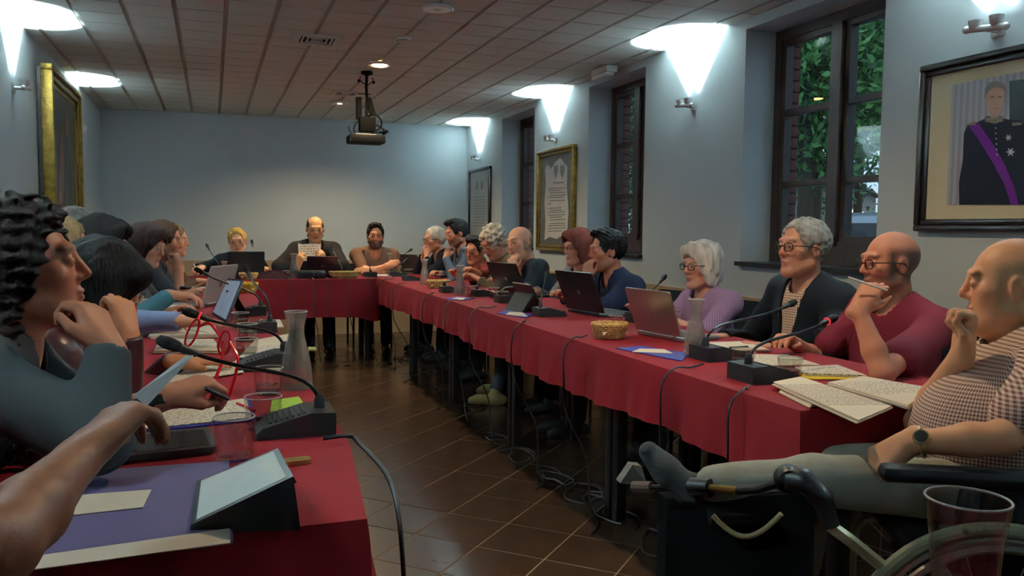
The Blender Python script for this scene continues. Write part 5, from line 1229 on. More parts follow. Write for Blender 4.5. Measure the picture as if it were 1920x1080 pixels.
        if cut_v:
            X, Y, Z = F.pts((slice(None),)*3); X, Y, Z = X-f32(N[0]), Y-f32(N[1]), Z-f32(N[2])
            xr = np.abs(X*f32(tr[0])+Y*f32(tr[1])+Z*f32(tr[2])); yf = X*f32(tf[0])+Y*f32(tf[1])+Z*f32(tf[2]); zs = X*f32(spine[0])+Y*f32(spine[1])+Z*f32(spine[2])
            wedge = np.maximum(np.maximum(xr-np.clip(.068+(zs)*.17, .012, .07)*s, .015-yf), -.40-zs); F.a = np.maximum(F.a, -wedge)
        p, q = F.mesh(); return put(nm, np_mesh(nm, p-org, q, [m]), None, T)
    if jacket:
        dress('shirt', under, .002, 'none', hole=.058, coll=.013); g = dress('jacket', top, .014, None, cut_v=True, hole=.064, coll=collar or .016)
    else: g = dress('top', top, .006, None, coll=collar)
    tm = trousers or mat('dark_trousers', (28, 28, 33), .85, bump=.1, spec=.12)
    F = Field(np.minimum(lo, lo), np.array([hi[0], hi[1], min(hi[2], pel[2]+.35)]), .011)
    F.ell(pel-up*.005, np.array([.168*s*width, .128*s, .105*s]), Mt, .03)
    for g_ in legs: F.cone(g_[0], g_[1], .080*s, .060*s, .03); F.cone(g_[1], g_[2]+(g_[1]-g_[2])*.06, .060*s, .047*s, .03)
    F.ripple(.003, 26, seed+9, 6); p, q = F.mesh(); put('trousers', np_mesh('trousers', p-org, q, [tm]), None, T)
    for g_ in legs:
        if len(g_) > 4: continue
        F = Field(g_[2]-.30, g_[2]+.30, .009); d = g_[3]; an = g_[2]; tip = an+d*.17*s; h0 = .052
        b0 = an-d*.045; F.cone((b0[0], b0[1], h0*.75), (tip[0]-d[0]*.04, tip[1]-d[1]*.04, h0*.68), .036, .038, .01); F.cone((tip[0]-d[0]*.05, tip[1]-d[1]*.05, h0*.65), (tip[0], tip[1], h0*.55), .037, .027, .01); F.cone((an[0], an[1], .05), (an[0], an[1], .10), .04, .037, .02)
        _, _, Z = F.pts((slice(None),)*3); F.a = np.maximum(F.a, f32(.002)-Z); p, q = F.mesh(); put('shoe', np_mesh('shoe', p-org, q, [shoe or mat('black_shoe_leather', (20, 18, 18), .4)]), None, T)
    if hair:
        p, q = hair_mesh(hair, head, Mh, hs, max(vox*.85, .0045), seed); put('hair', np_mesh('hair', p-org, q, [hair_mat(haircol)]), None, T)
    if specs is not None: glasses(T, head-org, Mh, hs, specs)
    return T, dict(N=N, SL=SL, SR=SR, arms=arms, Mh=Mh, head=head, org=org, f=f, r=r, pel=pel, tf=tf, tr=tr, spine=spine)
M_chair = mat('black_chair_fabric', (22, 22, 26), .8, spec=.15, bump=.1, bscale=200)
def chair(x, y, phi, label, seat=.44):
    T = thing('meeting_chair', label, 'chair', (x, y, 0), math.radians(phi)-PI/2, 'chairs around the tables')
    q = MB(); q.box((0, .0, seat-.025), (.42, .40, .045), bev=.02); q.obj('seat', M_chair, T)
    q = MB(); q.grid(lambda u, v: ((u-.5)*.42, -.20-.03*v+.05*((u-.5)*2)**2, seat+.13+.26*v), 8, 6); q.grid(lambda u, v: ((.5-u)*.42, -.225-.03*v+.05*((u-.5)*2)**2, seat+.13+.26*v), 8, 6); q.obj('backrest', M_chair, T)
    for sx in (-1, 1):
        q = MB(); q.tube([(sx*.19, .17, 0), (sx*.185, .165, seat-.03)], .011, 8); q.obj('leg', M_blackm, T)
        q = MB(); q.tube([(sx*.19, -.2, 0), (sx*.19, -.19, seat-.02), (sx*.19, -.22, seat+.30)], .011, 8); q.obj('leg', M_blackm, T)
    return T
# ---------------------------------------------------------------- the people, nearest first
def X_(u, v, X): return onX(u, v, X)
R1 = None
D = {}
def fab(name, col, **k): k.setdefault('bump', .12); k.setdefault('bscale', 180); k.setdefault('spec', .15); return mat(name, col, k.pop('rough', .85), **k)
def gingham(name, a, b, size, R=.17):
    """woven check: stripes around the body and stripes up it, in cylinder coordinates of the wearer"""
    m = mat(name, a, .85, spec=.15); nt = m.node_tree; bs = nt.nodes['Principled BSDF']; tc = nt.nodes.new('ShaderNodeTexCoord'); sp = nt.nodes.new('ShaderNodeSeparateXYZ'); nt.links.new(tc.outputs['Object'], sp.inputs[0])
    def M(op, x, y=None):
        n = nt.nodes.new('ShaderNodeMath'); n.operation = op
        for i, k in enumerate((x, y)):
            if k is None: continue
            if isinstance(k, (int, float)): n.inputs[i].default_value = k
            else: nt.links.new(k, n.inputs[i])
        return n.outputs[0]
    th = M('ARCTAN2', sp.outputs[1], sp.outputs[0]); s1 = M('GREATER_THAN', M('FRACT', M('MULTIPLY', th, R/size)), .5); s2 = M('GREATER_THAN', M('FRACT', M('MULTIPLY', sp.outputs[2], 1/size)), .5)
    fac = M('MULTIPLY', M('ADD', s1, s2), .5); mx = nt.nodes.new('ShaderNodeMix'); mx.data_type = 'RGBA'; mx.inputs[6].default_value = (*srgb(a), 1); mx.inputs[7].default_value = (*srgb(b), 1)
    nt.links.new(fac, mx.inputs[0]); nt.links.new(mx.outputs[2], bs.inputs['Base Color']); return m
M_spec_b = mat('black_spectacle_frame', (20, 18, 18), .3); M_spec_m = mat('metal_spectacle_frame', (150, 140, 125), .3, .8); M_spec_t = mat('tortoise_spectacle_frame', (70, 36, 24), .3)
F_SK = (198, 142, 112)
def seat_at(x, y, phi, label): chair(x, y, phi, label)
# --- window side
h = X_(1668, 497, 2.34)
el = onZ(1652, 702, .80)
person('bald man in a maroon shirt holding a pen to his chin', (2.42, h[1]+.02), 178, h, 166, -2, 0, vox=.005, skin=(196, 128, 100), top=fab('maroon_tshirt', (98, 24, 34)), sleeve='short', trousers=fab('dark_jeans', (30, 34, 48)), scalp=.45, haircol=(58, 42, 36),
       beard=.55, beardcol=(86, 58, 48), specs=M_spec_b, L=dict(w=P(1610, 580, 2.60), e=P(1655, 700, 2.52), dir=P(1650, 518, 2.62)-P(1610, 580, 2.60), back=(-.85, -.45, .35), pose='chin'), R=dict(w=(2.02, h[1]+.12, .79)), width=1.12, belly=.03, hs=1.02, jaw=1.05)
q = MB(); a = P(1590, 520, 2.60); b = P(1664, 545, 2.56); q.cyl(a, b, .0035, n=8); o = q.obj('ballpoint_pen', M_white); tag(o, 'white pen held by the man in maroon', 'pen')
seat_at(2.47, h[1]+.02, 180, 'black chair under the man in the maroon shirt')
h = X_(1505, 468, 2.33)
person('grey-haired man with glasses in a black jacket over a checked shirt', (2.42, h[1]+.02), 182, h, 180, 2, 0, vox=.0055, skin=(190, 136, 112), top=fab('black_zip_jacket', (11, 12, 15), rough=.75), jacket=True, under=gingham('plaid_shirt', (214, 200, 180), (130, 84, 66), .011), collar=.028,
       hair='short', haircol=(150, 148, 144), brow=(130, 120, 112), specs=M_spec_b, L=dict(w=(2.05, h[1]-.16, .74)), R=dict(w=(2.06, h[1]+.16, .74)), width=1.08, belly=.02, hs=1.04)
seat_at(2.47, h[1]+.02, 180, 'black chair under the man in the black jacket')
h = X_(1315, 500, 2.34)
person('white-haired woman with glasses in a purple checked blouse at the silver laptop', (2.42, h[1]), 185, h, 188, -4, 0, s=.88, vox=.006, skin=(205, 150, 128), top=gingham('purple_check_blouse', (120, 84, 128), (176, 150, 176), .007), sleeve='elbow', hair='bob', haircol=(206, 204, 200), brow=(160, 150, 140), lip=(150, 80, 76),
       specs=M_spec_b, L=dict(w=(2.02, h[1]-.17, .785), pose='flat'), R=dict(w=(2.02, h[1]+.05, .785), pose='flat'), hs=.97)
seat_at(2.47, h[1], 180, 'black chair under the white-haired woman')
h = X_(1138, 472, 2.17); hd = P(1104, 500, proj(h)[2]-.06)
person('dark-haired man in a navy suit resting his mouth on his hand', (2.40, h[1]+.02), 178, h, 172, -4, 0, vox=.0065, skin=(190, 130, 104), top=fab('navy_suit', (20, 24, 44)), jacket=True, under=fab('navy_shirt', (34, 38, 56)), hair='crop', haircol=(22, 20, 22), brow=(30, 24, 22), beard=.25, beardcol=(60, 46, 42),
       L=dict(w=hd+np.array([-.02, -.02, -.07]), dir=(.1, .1, 1), back=(-.9, -.3, .2), pose='chin', pole=(-.2, -.4, -1)), R=dict(w=(2.0, h[1]+.2, .79)), width=1.12, hs=1.02)
seat_at(2.47, h[1]+.02, 180, 'black chair under the man in the navy suit')
h = X_(1083, 466, 2.27)
person('red-haired woman with glasses in a grey cardigan', (2.44, h[1]+.06), 185, h, 194, -3, 0, s=.88, vox=.007, skin=(206, 150, 126), top=fab('grey_cardigan', (130, 132, 134)), jacket=True, under=fab('black_blouse', (22, 22, 26)), hair='bob', haircol=(82, 34, 26), specs=M_spec_t, brow=(80, 50, 40), lip=(150, 76, 72),
       L=dict(w=P(1068, 585, 4.25), dir=(-.8, -.4, .05), pose='relaxed'), R=dict(w=(2.02, h[1]+.12, .785)), hs=.98)
seat_at(2.49, h[1]+.06, 180, 'black chair under the red-haired woman')
h = X_(975, 458, 2.09); hd = P(957, 492, proj(h)[2]-.10)
person('bald man in a dark jacket leaning his cheek on his hand', (2.38, h[1]-.05), 178, h, 205, -2, 12, vox=.0075, skin=(205, 148, 120), top=fab('dark_navy_jacket', (22, 24, 32)), scalp=.6, haircol=(86, 62, 46), brow=(120, 90, 70), collar=.018,
       L=dict(w=hd+np.array([-.0, -.03, -.06]), dir=(.15, .25, .95), back=(-.7, -.7, .1), pose='chin', pole=(-.3, -.4, -1)), R=dict(w=(2.0, h[1]+.2, .79)), width=1.18, belly=.02, hs=1.06, fat=.8, shoe=mat('pale_gold_shoe', (214, 196, 130), .4), trousers=fab('grey_trousers', (70, 72, 76)),
       legs=[(np.array([2.38, h[1]-.13, .53]), np.array([1.98, 5.46, .50]), np.array([1.80, 5.31, .09]), np.array([-.92, .39, 0])), (np.array([2.38, h[1]+.03, .53]), np.array([1.98, h[1]+.05, .50]), np.array([1.97, h[1]+.05, .085]), np.array([-1.0, 0, 0]))])
seat_at(2.47, h[1]-.05, 180, 'black chair under the bald man in the dark jacket')
h = X_(926, 456, 2.10)
person('curly grey-haired man in an olive jacket looking down through glasses', (2.38, h[1]+.05), 180, h, 195, -28, 0, vox=.008, skin=(196, 138, 112), top=fab('olive_jacket', (84, 74, 54)), jacket=True, under=fab('pale_pink_shirt', (196, 150, 140)), hair='curly', haircol=(176, 172, 160), brow=(150, 140, 130), specs=M_spec_m,
       L=dict(w=(1.95, h[1]-.12, .80), pose='relaxed'), R=dict(w=(1.97, h[1]+.15, .80)), width=1.1, hs=1.05)
seat_at(2.47, h[1]+.05, 180, 'black chair under the curly grey-haired man')
h = X_(892, 470, 2.10)
person('short dark-haired person with glasses in a rust scarf', (2.38, h[1]+.06), 182, h, 212, -12, -6, s=.88, vox=.008, skin=(200, 140, 112), top=fab('rust_scarf_jacket', (110, 42, 34), bump=.4, bscale=40), hair='crop', haircol=(26, 22, 22), brow=(36, 28, 26), specs=M_spec_b, collar=.03,
       L=dict(w=P(852, 512, 5.75), dir=(-.7, -.2, .4), pose='relaxed'), R=dict(w=(1.97, h[1]+.15, .79)), hs=.98)
seat_at(2.47, h[1]+.06, 180, 'black chair under the person in the rust scarf')
h = X_(856, 438, 2.06); hd = P(842, 466, proj(h)[2]-.05)
person('dark-haired bearded man in a blue-grey shirt with hand at his mouth', (2.36, h[1]+.02), 178, h, 188, -14, 0, vox=.008, skin=(190, 134, 108), top=fab('blue_grey_shirt', (84, 98, 114)), collar=.016, hair='quiff', haircol=(24, 22, 24), brow=(30, 26, 24), beard=.75, beardcol=(54, 40, 34),
       L=dict(w=hd+np.array([-.03, -.01, -.08]), dir=(.25, .1, .95), back=(-.8, -.4, .1), pose='fist', pole=(-.3, -.3, -1)), R=dict(w=(1.95, h[1]+.15, .79)), width=1.06, hs=1.02)
seat_at(2.45, h[1]+.02, 180, 'black chair under the bearded man in the blue-grey shirt')
h = X_(815, 450, 2.02); hd = P(799, 468, proj(h)[2]-.02)
person('white-haired man with glasses in a dark suit, hands folded at his chin', (2.34, h[1]+.0), 180, h, 185, -6, 0, vox=.008, skin=(198, 144, 118), top=fab('black_suit', (20, 22, 28)), jacket=True, under=fab('pale_shirt', (150, 160, 176)), hair='short', haircol=(196, 192, 184), brow=(150, 140, 130), specs=M_spec_b,
       L=dict(w=hd+np.array([0, -.03, -.06]), dir=(.0, .35, .9), back=(-.8, -.4, .1), pose='fist'), R=dict(w=hd+np.array([-.01, .06, -.06]), dir=(.0, -.35, .9), back=(-.8, .4, .1), pose='fist'), hs=1.02)
seat_at(2.45, h[1]+.02, 180, 'black chair under the white-haired man in the dark suit')
# --- head table
h = onY(445, 453, 8.05)
person('woman with short blonde hair and glasses in a black jacket', (h[0]+.03, 8.27), 268, h, 266, -8, 4, s=.93, vox=.008, skin=(226, 176, 140), top=fab('black_dress_jacket', (16, 16, 18)), hair='short', haircol=(196, 160, 88), brow=(150, 120, 80), lip=(170, 90, 84), specs=M_spec_m, neckhole=.08,
       R=dict(w=onY(377, 508, 7.72)+np.array([0, 0, .03]), dir=(-.5, -.8, -.1), pose='pen', pole=(-.8, .3, -.3)), L=dict(w=(h[0]+.25, 7.85, .79)), width=1.02, hs=.98)
q = MB(); a = onY(363, 495, 7.70); b = onY(371, 511, 7.70); q.cyl(a, b, .006, n=8); o = q.obj('ballpoint_pen', M_white); tag(o, 'white pen held by the woman in black', 'pen')
seat_at(h[0]+.03, 8.34, 270, 'black chair under the woman in black')
h = onY(591, 431, 8.10)
hw_ = onY(581, 471, 7.82)
person('balding man in a brown suit reading from a stack of papers', (h[0], 8.28), 270, h, 268, -9, 0, s=1.0, vox=.008, skin=(224, 164, 114), top=fab('dark_brown_suit', (40, 34, 30)), jacket=True, under=fab('black_shirt', (20, 20, 22)), hair='ring', scalp=.6, haircol=(96, 70, 44), brow=(120, 90, 60), specs=M_spec_m,
       R=dict(w=onY(558, 499, 7.80), dir=(.25, -.2, .9), back=(-.6, -.75, 0), pose='hold', pole=(-1, .1, -.5)), L=dict(w=onY(608, 494, 7.78), dir=(-.3, -.2, .9), back=(.5, -.8, 0), pose='hold', pole=(1, .1, -.5)), width=1.04, hs=1.03)
T = thing('paper_stack', 'white papers held up by the balding man in the brown suit', 'papers', hw_, 0)
for k in range(3): q = MB(); q.prism([(-.10+.004*k, 0, -.09), (.10, .0, -.085), (.105-.004*k, .05, .065), (.055, .05, .075), (-.06, .05, .062), (-.10, .05, .058+.006*k)], (0, .004*k, 0), (0, .004*k+.0025, 0)); q.obj('sheet', M_page if k == 0 else M_blank, T, smooth=False)
seat_at(h[0], 8.36, 270, 'black chair under the balding man in the brown suit')
h = onY(704, 443, 8.10)
person('bearded man with glasses in a brown shirt with crossed arms', (h[0]-.01, 8.30), 268, h, 262, -2, 0, vox=.008, skin=(214, 152, 116), top=fab('brown_shirt', (116, 84, 66)), sleeve='elbow', collar=.016, hair='crop', haircol=(36, 28, 26), brow=(50, 36, 30), beard=.9, beardcol=(44, 30, 26), specs=M_spec_b,
       R=dict(w=(h[0]+.08, 7.88, .84), dir=(.9, .1, .25), back=(.1, -.9, .4), pose='relaxed', pole=(-1, .2, -.6)), L=dict(w=(h[0]-.08, 7.91, .80), dir=(-.9, .1, -.1), back=(-.1, -.9, .4), pose='flat', pole=(1, .2, -.6)), width=1.12, hs=1.0, fat=.5, belly=.02)
seat_at(h[0]-.01, 8.38, 270, 'black chair under the arms-crossed man')
# --- left side
h = P(48, 512, 1.60); hd = P(178, 605, 1.50)
person('person with long dark curly hair in a grey blazer, hand at the mouth', (-.64, h[1]-.05), 0, h, 2, 9, 0, s=.95, vox=.005, skin=(172, 112, 86), top=fab('grey_blazer', (48, 52, 54)), jacket=True, under=fab('dark_top', (26, 26, 30)), hair='long_curly', haircol=(26, 20, 18), brow=(40, 30, 26), lip=(130, 70, 60), width=1.05, hs=1.0,
       R=dict(w=P(206, 655, 1.50), e=P(180, 820, 1.44), dir=P(152, 548, 1.53)-P(206, 655, 1.50), back=(.75, -.45, .3), pose='chin'), L=dict(w=P(310, 745, 1.66), e=P(170, 800, 1.62), dir=P(390, 715, 1.72)-P(310, 745, 1.66), back=(-.1, -.2, .95), pose='pen'))
q = MB(); q.cyl(P(385, 728, 1.66), P(428, 748, 1.70), .0045, n=8); o = q.obj('ballpoint_pen', M_black); tag(o, 'black pen in the writing hand of the grey blazer wearer', 'pen')
seat_at(-.70, h[1]-.05, 0, 'black chair under the person in the grey blazer')
h = P(192, 540, 2.42); hd = P(232, 585, 2.32)
person('dark-haired woman with glasses in a brown leather jacket leaning her cheek on her hand', (-.62, h[1]+.02), 0, h, -4, -32, 8, s=.92, vox=.006, skin=(190, 126, 90), top=mat('brown_leather', (54, 24, 24), .3, var=.2, vscale=6, bump=.25, bscale=18), ruck=.006, hair='long_dark', haircol=(18, 15, 15), brow=(40, 30, 26), specs=M_spec_m,
       R=dict(w=P(240, 625, 2.22), dir=(-.2, .25, .95), back=(.6, -.75, .2), pose='chin', pole=(.6, -.3, -1)), L=dict(w=P(330, 678, 2.5), dir=(.9, .2, -.05), pose='flat', pole=(.0, .6, -.8)), hs=1.04)
seat_at(-.68, h[1]+.02, 0, 'black chair under the woman in the leather jacket')
h = P(112, 470, 3.05)
person('light-haired person in a pale blue shirt mostly hidden behind the grey blazer', (-.66, h[1]), 0, h, 10, -10, 0, vox=.008, skin=(200, 150, 120), top=fab('pale_blue_shirt', (126, 146, 190)), hair='short', haircol=(150, 128, 96), R=dict(w=P(352, 603, 2.95), dir=(.95, .1, -.05), pose='flat', pole=(.1, -.5, -.6)), L=dict(w=(-.24, h[1]+.2, .79)))
seat_at(-.70, h[1], 0, 'black chair under the person in the pale blue shirt')
h = P(192, 462, 3.70)
person('dark-haired person with glasses in a teal top further along the left side', (-.64, h[1]), 0, h, -12, -14, 0, vox=.008, skin=(196, 140, 112), top=fab('teal_top', (64, 104, 116)), hair='bob', haircol=(24, 20, 20), specs=M_spec_t, R=dict(w=P(318, 553, 3.6), dir=(.95, .1, -.05), pose='relaxed', pole=(.1, -.5, -.6)), L=dict(w=(-.20, h[1]+.15, .79)), hs=1.02)
seat_at(-.70, h[1], 0, 'black chair under the person in the teal top')
h = P(146, 440, 4.2)
person('grey-haired person whose head shows above the left row', (-.70, h[1]), 0, h, 5, -5, 0, vox=.009, skin=(190, 140, 116), top=fab('slate_sweater', (70, 74, 84)), hair='short', haircol=(128, 122, 116), hs=1.08)
seat_at(-.74, h[1], 0, 'black chair under the grey-haired person of the left row')
h = P(276, 462, 4.85)
person('brown-haired woman in a patterned dark top on the left side', (-.58, h[1]), 0, h, -28, -16, 0, s=.9, vox=.008, skin=(206, 152, 128), top=mat('speckled_top', (40, 42, 46), .8, var=.95, vscale=70, vdetail=1), hair='bob', haircol=(44, 28, 24), R=dict(w=(-.16, h[1]-.1, .79)), hs=1.0)
seat_at(-.66, h[1], 0, 'black chair under the woman in the patterned top')
h = P(308, 452, 5.45); hd = P(330, 476, 5.4)
person('brown-haired man in a dark tee resting his chin on his fist', (-.52, h[1]+.02), -5, h, 0, -10, 0, vox=.008, skin=(190, 134, 104), top=fab('charcoal_tshirt', (44, 44, 50)), sleeve='short', hair='short', haircol=(62, 42, 32), beard=.5, beardcol=(66, 48, 40), R=dict(w=hd+np.array([.02, -.01, -.09]), dir=(-.2, 0, .95), back=(.8, -.5, .1), pose='fist', pole=(.3, -.3, -1)), L=dict(w=(-.05, h[1]+.2, .79)), width=1.08, hs=1.06)
seat_at(-.62, h[1]+.02, 0, 'black chair under the man in the dark tee')
h = P(327, 452, 6.15)
person('partly hidden person in brown at the far end of the left row', (-.46, h[1]+.05), -8, h, -5, -6, 0, s=.92, vox=.009, skin=(206, 154, 126), top=fab('brown_pullover', (92, 70, 54)), hair='short', haircol=(120, 96, 70), R=dict(w=P(372, 527, 6.0), dir=(.9, .1, .0), pose='fist'), hs=.96)
seat_at(-.56, h[1]+.05, 0, 'black chair under the hidden person at the far end')
# --- neighbour of the viewer, only the arm in view
hw2 = P(148, 858, 1.04)
pp, info = person('bare-armed neighbour beside the viewer lifting a sheet of paper', (-.50, .52), 35, (-.52, .62, 1.30), 20, 0, 0, vox=.006, skin=(118, 72, 48), top=fab('dark_vest', (40, 36, 40)), sleeve='none', hair='short', haircol=(40, 30, 26), L=dict(w=(-.4, .95, .80), pole=(-1, 0, -.5)),  # brown skin, set darker to carry the shade on the arm
       R=dict(w=hw2, e=P(-10, 1030, .82), dir=P(238, 772, 1.12)-hw2, back=(-.45, -.2, .85), pose='hold'), s=1.05)
seat_at(-.56, .46, 35, 'black chair beside the viewer')
T = thing('paper_sheet', 'pale sheet of paper held up in the blurred raised hand', 'paper', P(315, 705, 1.24), 0)
q = MB(); pt_ = [lpt(T, P(u, v, d)) for u, v, d in ((250, 742, 1.12), (275, 762, 1.12), (362, 668, 1.20), (348, 667, 1.21))]; q.prism(pt_, (0, 0, 0), (.001, .001, .001)); q.obj('sheet', mat('bluish_paper', (186, 198, 206), .7), T, smooth=False)
# ---------------------------------------------------------------- man in the wheelchair, one leg up on the leg rest
PHW = 152.0; fw = np.array([math.cos(math.radians(PHW)), math.sin(math.radians(PHW)), 0]); rw = np.array([math.sin(math.radians(PHW)), -math.cos(math.radians(PHW)), 0]); UPZ = np.array([0, 0, 1.0])
hipw = np.array([1.76, 1.46, 0]); SEATW = .50
hW = P(1893, 538, 2.04)
pelw = np.array([hipw[0], hipw[1], SEATW+.10])
hipL = pelw-rw*.085; hipR = pelw+rw*.085
ankL = P(1326, 908, 2.05); kneeL = P(1520, 900, 1.95)
kneeR = hipR+fw*.38+UPZ*.0; ankR = kneeR+fw*.06-UPZ*.40
M_den = fab('pale_grey_denim', (150, 152, 142), var=.12, vscale=14)
pw, iw = person('bald man in a brown checked shirt sitting in the wheelchair', hipw[:2], PHW, hW, 138, -2, 0, s=.96, hs=.99, vox=.0048, skin=(214, 156, 118), top=gingham('brown_gingham_shirt', (222, 206, 190), (112, 64, 60), .0085), sleeve='short', trousers=M_den, scalp=.5, haircol=(168, 138, 100),
       brow=(176, 136, 104), lip=(178, 106, 90), width=1.1, belly=.075, seat=SEATW, fat=.7, collar=.015, ruck=.004,
       legs=[(hipL, kneeL, ankL, fw, 1), (hipR, kneeR, ankR, fw, 1)],
       L=dict(w=P(1706, 830, 1.84), e=P(1880, 822, 1.76), dir=P(1650, 862, 1.88)-P(1706, 830, 1.84), back=(-.2, -.55, .8), pose='hold'),
       R=dict(w=P(1806, 660, 1.98), dir=P(1812, 600, 1.97)-P(1806, 660, 1.98), back=(.5, -.2, .1), pose='fist', pole=(-.3, .5, -.9)))
org = iw['org']
# socks on the raised foot and the other foot
for an, kn, nm in ((ankL, kneeL, 'L'), (ankR, kneeR, 'R')):
    d = nrm(an-kn); toe = nrm(nrm(UPZ-d*(UPZ@d))+(d*.85 if nm == 'L' else d*.0)) if nm == 'L' else nrm(fw); F = Field(an-.3, an+.3, .007)
    heel = an+d*.055-toe*.02; F.cone(an-d*.02, heel, .036, .036, .02); F.cone(heel, heel+toe*.075+d*.008, .035, .036, .02); F.cone(heel+toe*.075+d*.008, heel+toe*.135+d*.004, .038, .026, .015)
    F.ripple(.0018, 60, 4); p, q = F.mesh(); put('sock', np_mesh('sock', p-org, q, [mat('charcoal_sock', (44, 44, 44), .9, bump=.2, bscale=200)]), None, pw)
    q = MB(); q.tube([an-d*.065-org, an-d*.015-org], [.040, .041], 18); q.obj('sock_cuff', fab('blue_sock_cuff', (96, 120, 160)), pw)
# wristwatch
a = iw['arms']['L']; wd = nrm(a[2]-a[1]); wp = a[2]-wd*.025
q = MB(); q.torus(wp-org, .0295, .0065, wd, 24, 8); q.obj('watch_strap', mat('steel_gold_watch', (180, 160, 110), .3, .8), pw)
bk = nrm(np.array([-.35, -.75, .55])-wd*(np.array([-.35, -.75, .55])@wd)); q = MB(); q.lathe([(0, 0), (.017, 0), (.018, .005), (.016, .008), (0, .008)], wp+bk*.028-org, 20, ax=bk); wf = q.obj('watch_case', mat('steel_gold_watch', None), pw)
q = MB(); q.lathe([(0, .0082), (.0135, .0082), (0, .0088)], wp+bk*.028-org, 20, ax=bk); q.obj('watch_dial', mat('watch_dial', (40, 40, 36), .2), wf)
# the wheelchair itself
T = thing('wheelchair', 'wheelchair with raised leg rest at the near corner', 'wheelchair', (hipw[0], hipw[1], 0), math.radians(PHW)-PI/2)
M_wfr = mat('ivory_wheelchair_frame', (176, 172, 140), .3, .45); M_pad = mat('black_padding', (16, 16, 17), .6, bump=.15, bscale=90, spec=.2); M_rubber = mat('grey_green_tyre', (112, 112, 88), .7); M_steel = mat('brushed_steel', (170, 168, 160), .28, .9); M_brass = mat('brass_clamp', (150, 124, 66), .3, .8)
q = MB(); q.box((0, .0, SEATW-.035), (.44, .44, .06), bev=.02); q.obj('seat_cushion', M_pad, T)
q = MB(); q.box((0, -.235, SEATW+.22), (.42, .05, .42), bev=.02); q.obj('backrest', M_pad, T)
YW = .10
for s in (-1, 1):
    x = s*.255
    q = MB(); q.box((x, .12, SEATW+.185), (.055, .42, .035), bev=.014); ar = q.obj('armrest', M_pad, T)
    q = MB(); q.tube(spline([(x, -.13, SEATW-.02), (x, -.13, SEATW+.14), (x, -.09, SEATW+.165), (x, .12, SEATW+.165), (x, .16, SEATW+.13), (x, .16, SEATW-.02)], 6), .011, 8); q.obj('armrest_frame', M_blackm, ar)
    q = MB(); q.box((x-s*.012, .02, SEATW+.085), (.006, .28, .18), bev=.002); q.obj('side_panel', M_pad, T)
    xw = s*.30; wr = .302
    q = MB(); q.torus((xw, YW, wr), wr-.016, .016, (1, 0, 0), 56, 10); wh = q.obj('rear_wheel', M_rubber, T)
    q = MB(); q.torus((xw, YW, wr), wr-.038, .008, (1, 0, 0), 48, 8); q.obj('wheel_rim', M_steel, wh)
    q = MB(); q.torus((xw+s*.035, YW, wr), wr-.045, .009, (1, 0, 0), 56, 8); q.obj('handrim', M_steel, wh)
    q = MB(); q.cyl((xw-.03, YW, wr), (xw+.03, YW, wr), .026); q.obj('hub', M_blackm, wh)
    for k in range(12):
        g = 2*PI*k/12; q = MB(); q.cyl((xw+(.018 if k % 2 else -.018), YW+.02*math.cos(g), wr+.02*math.sin(g)), (xw, YW+(wr-.04)*math.cos(g+.25), wr+(wr-.04)*math.sin(g+.25)), .0016, n=5); q.obj('spoke', M_steel, wh)
    xf = s*.235
    q = MB(); q.tube(spline([(xf, -.24, .62+SEATW*.2), (xf, -.235, SEATW-.06), (xf, -.15, SEATW-.075), (xf, .16, SEATW-.075), (xf, .235, SEATW-.1), (xf, .25, SEATW-.18), (xf, .25, .2)], 6), .0135, 10); q.obj('side_frame', M_wfr, T)
    q = MB(); q.tube([(xf, .25, .2), (xf, .1, .14), (xf, -.06, .2)], .0125, 8); q.obj('lower_frame', M_wfr, T)
    q = MB(); q.tube(spline([(xf*1.16, -.02, SEATW-.05), (xf*1.16, .0, SEATW+.02), (xf*1.16, .05, SEATW+.05), (xf*1.16, .15, SEATW+.05), (xf*1.16, .2, SEATW+.02), (xf*1.16, .205, SEATW-.07)], 6), .013, 10); q.obj('guard_loop', M_wfr, T)
    q = MB(); q.torus((xf, .22, .075), .06, .015, (1, 0, 0), 24, 8); cs = q.obj('caster_wheel', M_rubber, T)
    q = MB(); q.tube([(xf, .22, .075), (xf, .245, .16), (xf, .25, .22)], .012, 8); q.obj('caster_fork', M_blackm, cs)
    q = MB(); q.tube([(xf, -.26, SEATW+.40), (xf, -.30, SEATW+.42), (xf, -.39, SEATW+.42)], .014, 8); q.obj('push_handle', M_pad, T)
q = MB(); q.tube([(-.23, .1, .16), (.23, .1, SEATW-.08)], .011, 8); q.tube([(.23, .1, .16), (-.23, .1, SEATW-.08)], .011, 8); o = q.obj('cross_brace', M_blackm, T); o['kind'] = 'stuff'
# brake lever near side
q = MB(); q.tube(spline([(-.275, .12, SEATW-.08), (-.285, .17, SEATW-.05), (-.285, .2, SEATW-.01)], 5), .007, 8); q.box((-.27, .1, SEATW-.085), (.03, .09, .03), bev=.006); q.obj('brake', M_steel, T)
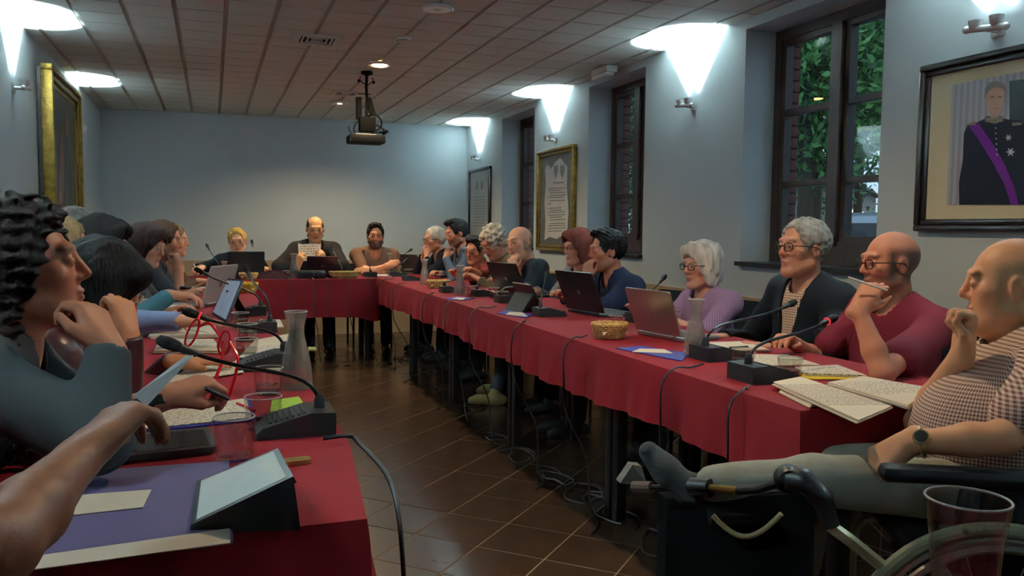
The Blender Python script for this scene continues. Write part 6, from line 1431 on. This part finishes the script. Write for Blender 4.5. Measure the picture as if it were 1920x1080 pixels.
# leg rest: black knee hinge, strut, tube with brass clamp, calf pad, foot plate
def wl(u, v, d): return lpt(T, P(u, v, d))
kj = wl(1478, 898, 1.80)
q = MB(); q.lathe([(0, -.022), (.026, -.022), (.030, -.012), (.030, .012), (.026, .022), (0, .022)], kj, 22, ax=(1, 0, .05)); q.obj('knee_hinge', M_black, T)
q = MB(); q.tube(spline([kj, wl(1510, 905, 1.78), wl(1540, 935, 1.76), wl(1555, 985, 1.76)], 6), [.03]*7+[.027]*6+[.022]*6, 12); q.obj('hinge_arm', M_black, T)
q = MB(); q.tube([wl(1555, 985, 1.76), wl(1590, 1010, 1.74), (-.235, .22, SEATW-.1)], .014, 8); q.obj('hanger_tube', M_wfr, T)
q = MB(); q.tube([kj, wl(1420, 918, 1.86), wl(1385, 920, 1.92)], .0105, 10); q.obj('leg_strut', M_black, T)
q = MB(); q.tube([wl(1385, 920, 1.92), wl(1330, 915, 1.99)], .0095, 10); q.obj('brass_tube', M_brass, T)
q = MB(); a, b = wl(1332, 915, 1.99), wl(1296, 912, 2.03); q.tube([a, b], .022, 12); q.obj('clamp', M_black, T)
q = MB(); q.tube([wl(1296, 912, 2.03), wl(1215, 914, 2.14)], .007, 8); q.obj('foot_rod', M_blackm, T)
q = MB(); q.tube([wl(1222, 914, 2.13), wl(1188, 913, 2.17)], .015, 10); q.obj('rod_grip', mat('brown_rubber', (70, 50, 40), .7), T)
fp = [wl(1163, 906, 2.18), wl(1186, 872, 2.20), wl(1203, 874, 2.24), wl(1212, 905, 2.24), wl(1195, 908, 2.2)]
q = MB(); q.prism(fp, (0, 0, 0), (.018, .012, .004)); q.obj('foot_plate', mat('grey_foot_plate', (104, 102, 94), .5, .1), T, smooth=False)
q = MB(); A_ = [wl(1250, 935, 2.10), wl(1530, 925, 1.86)]; q.prism([A_[0], A_[1], (A_[1][0], A_[1][1], .10), (A_[0][0], A_[0][1], .16)], (0, 0, 0), (.05, .02, 0)); q.obj('leg_shadow_panel', mat('black_nylon_and_shadow', (9, 9, 10), .9, spec=.05), T, smooth=False)  # added black slab standing for the leg rest's shadow and black fabric together
cp = P(1390, 945, 1.94); q = MB(); cl = lpt(T, cp); dk = nrm(lpt(T, ankL)-lpt(T, kneeL))
q.grid(lambda u, v: cl+dk*((u-.5)*.15)+np.array([1, 0, 0])*(.09*math.sin((v-.5)*2.6))+np.array([0, 0, 1])*(-.06*math.cos((v-.5)*2.6)+.02), 10, 12); q.obj('calf_pad', M_pad, T)
q = MB(); q.tube([cl+dk*((u-.5)*.15)+np.array([1, 0, 0])*(-.088)+np.array([0, 0, 1])*(.005-.05*math.sin(u*PI)) for u in np.linspace(0, 1, 12)], .006, 6); q.obj('pad_piping', mat('pale_piping', (196, 190, 140), .5), T)
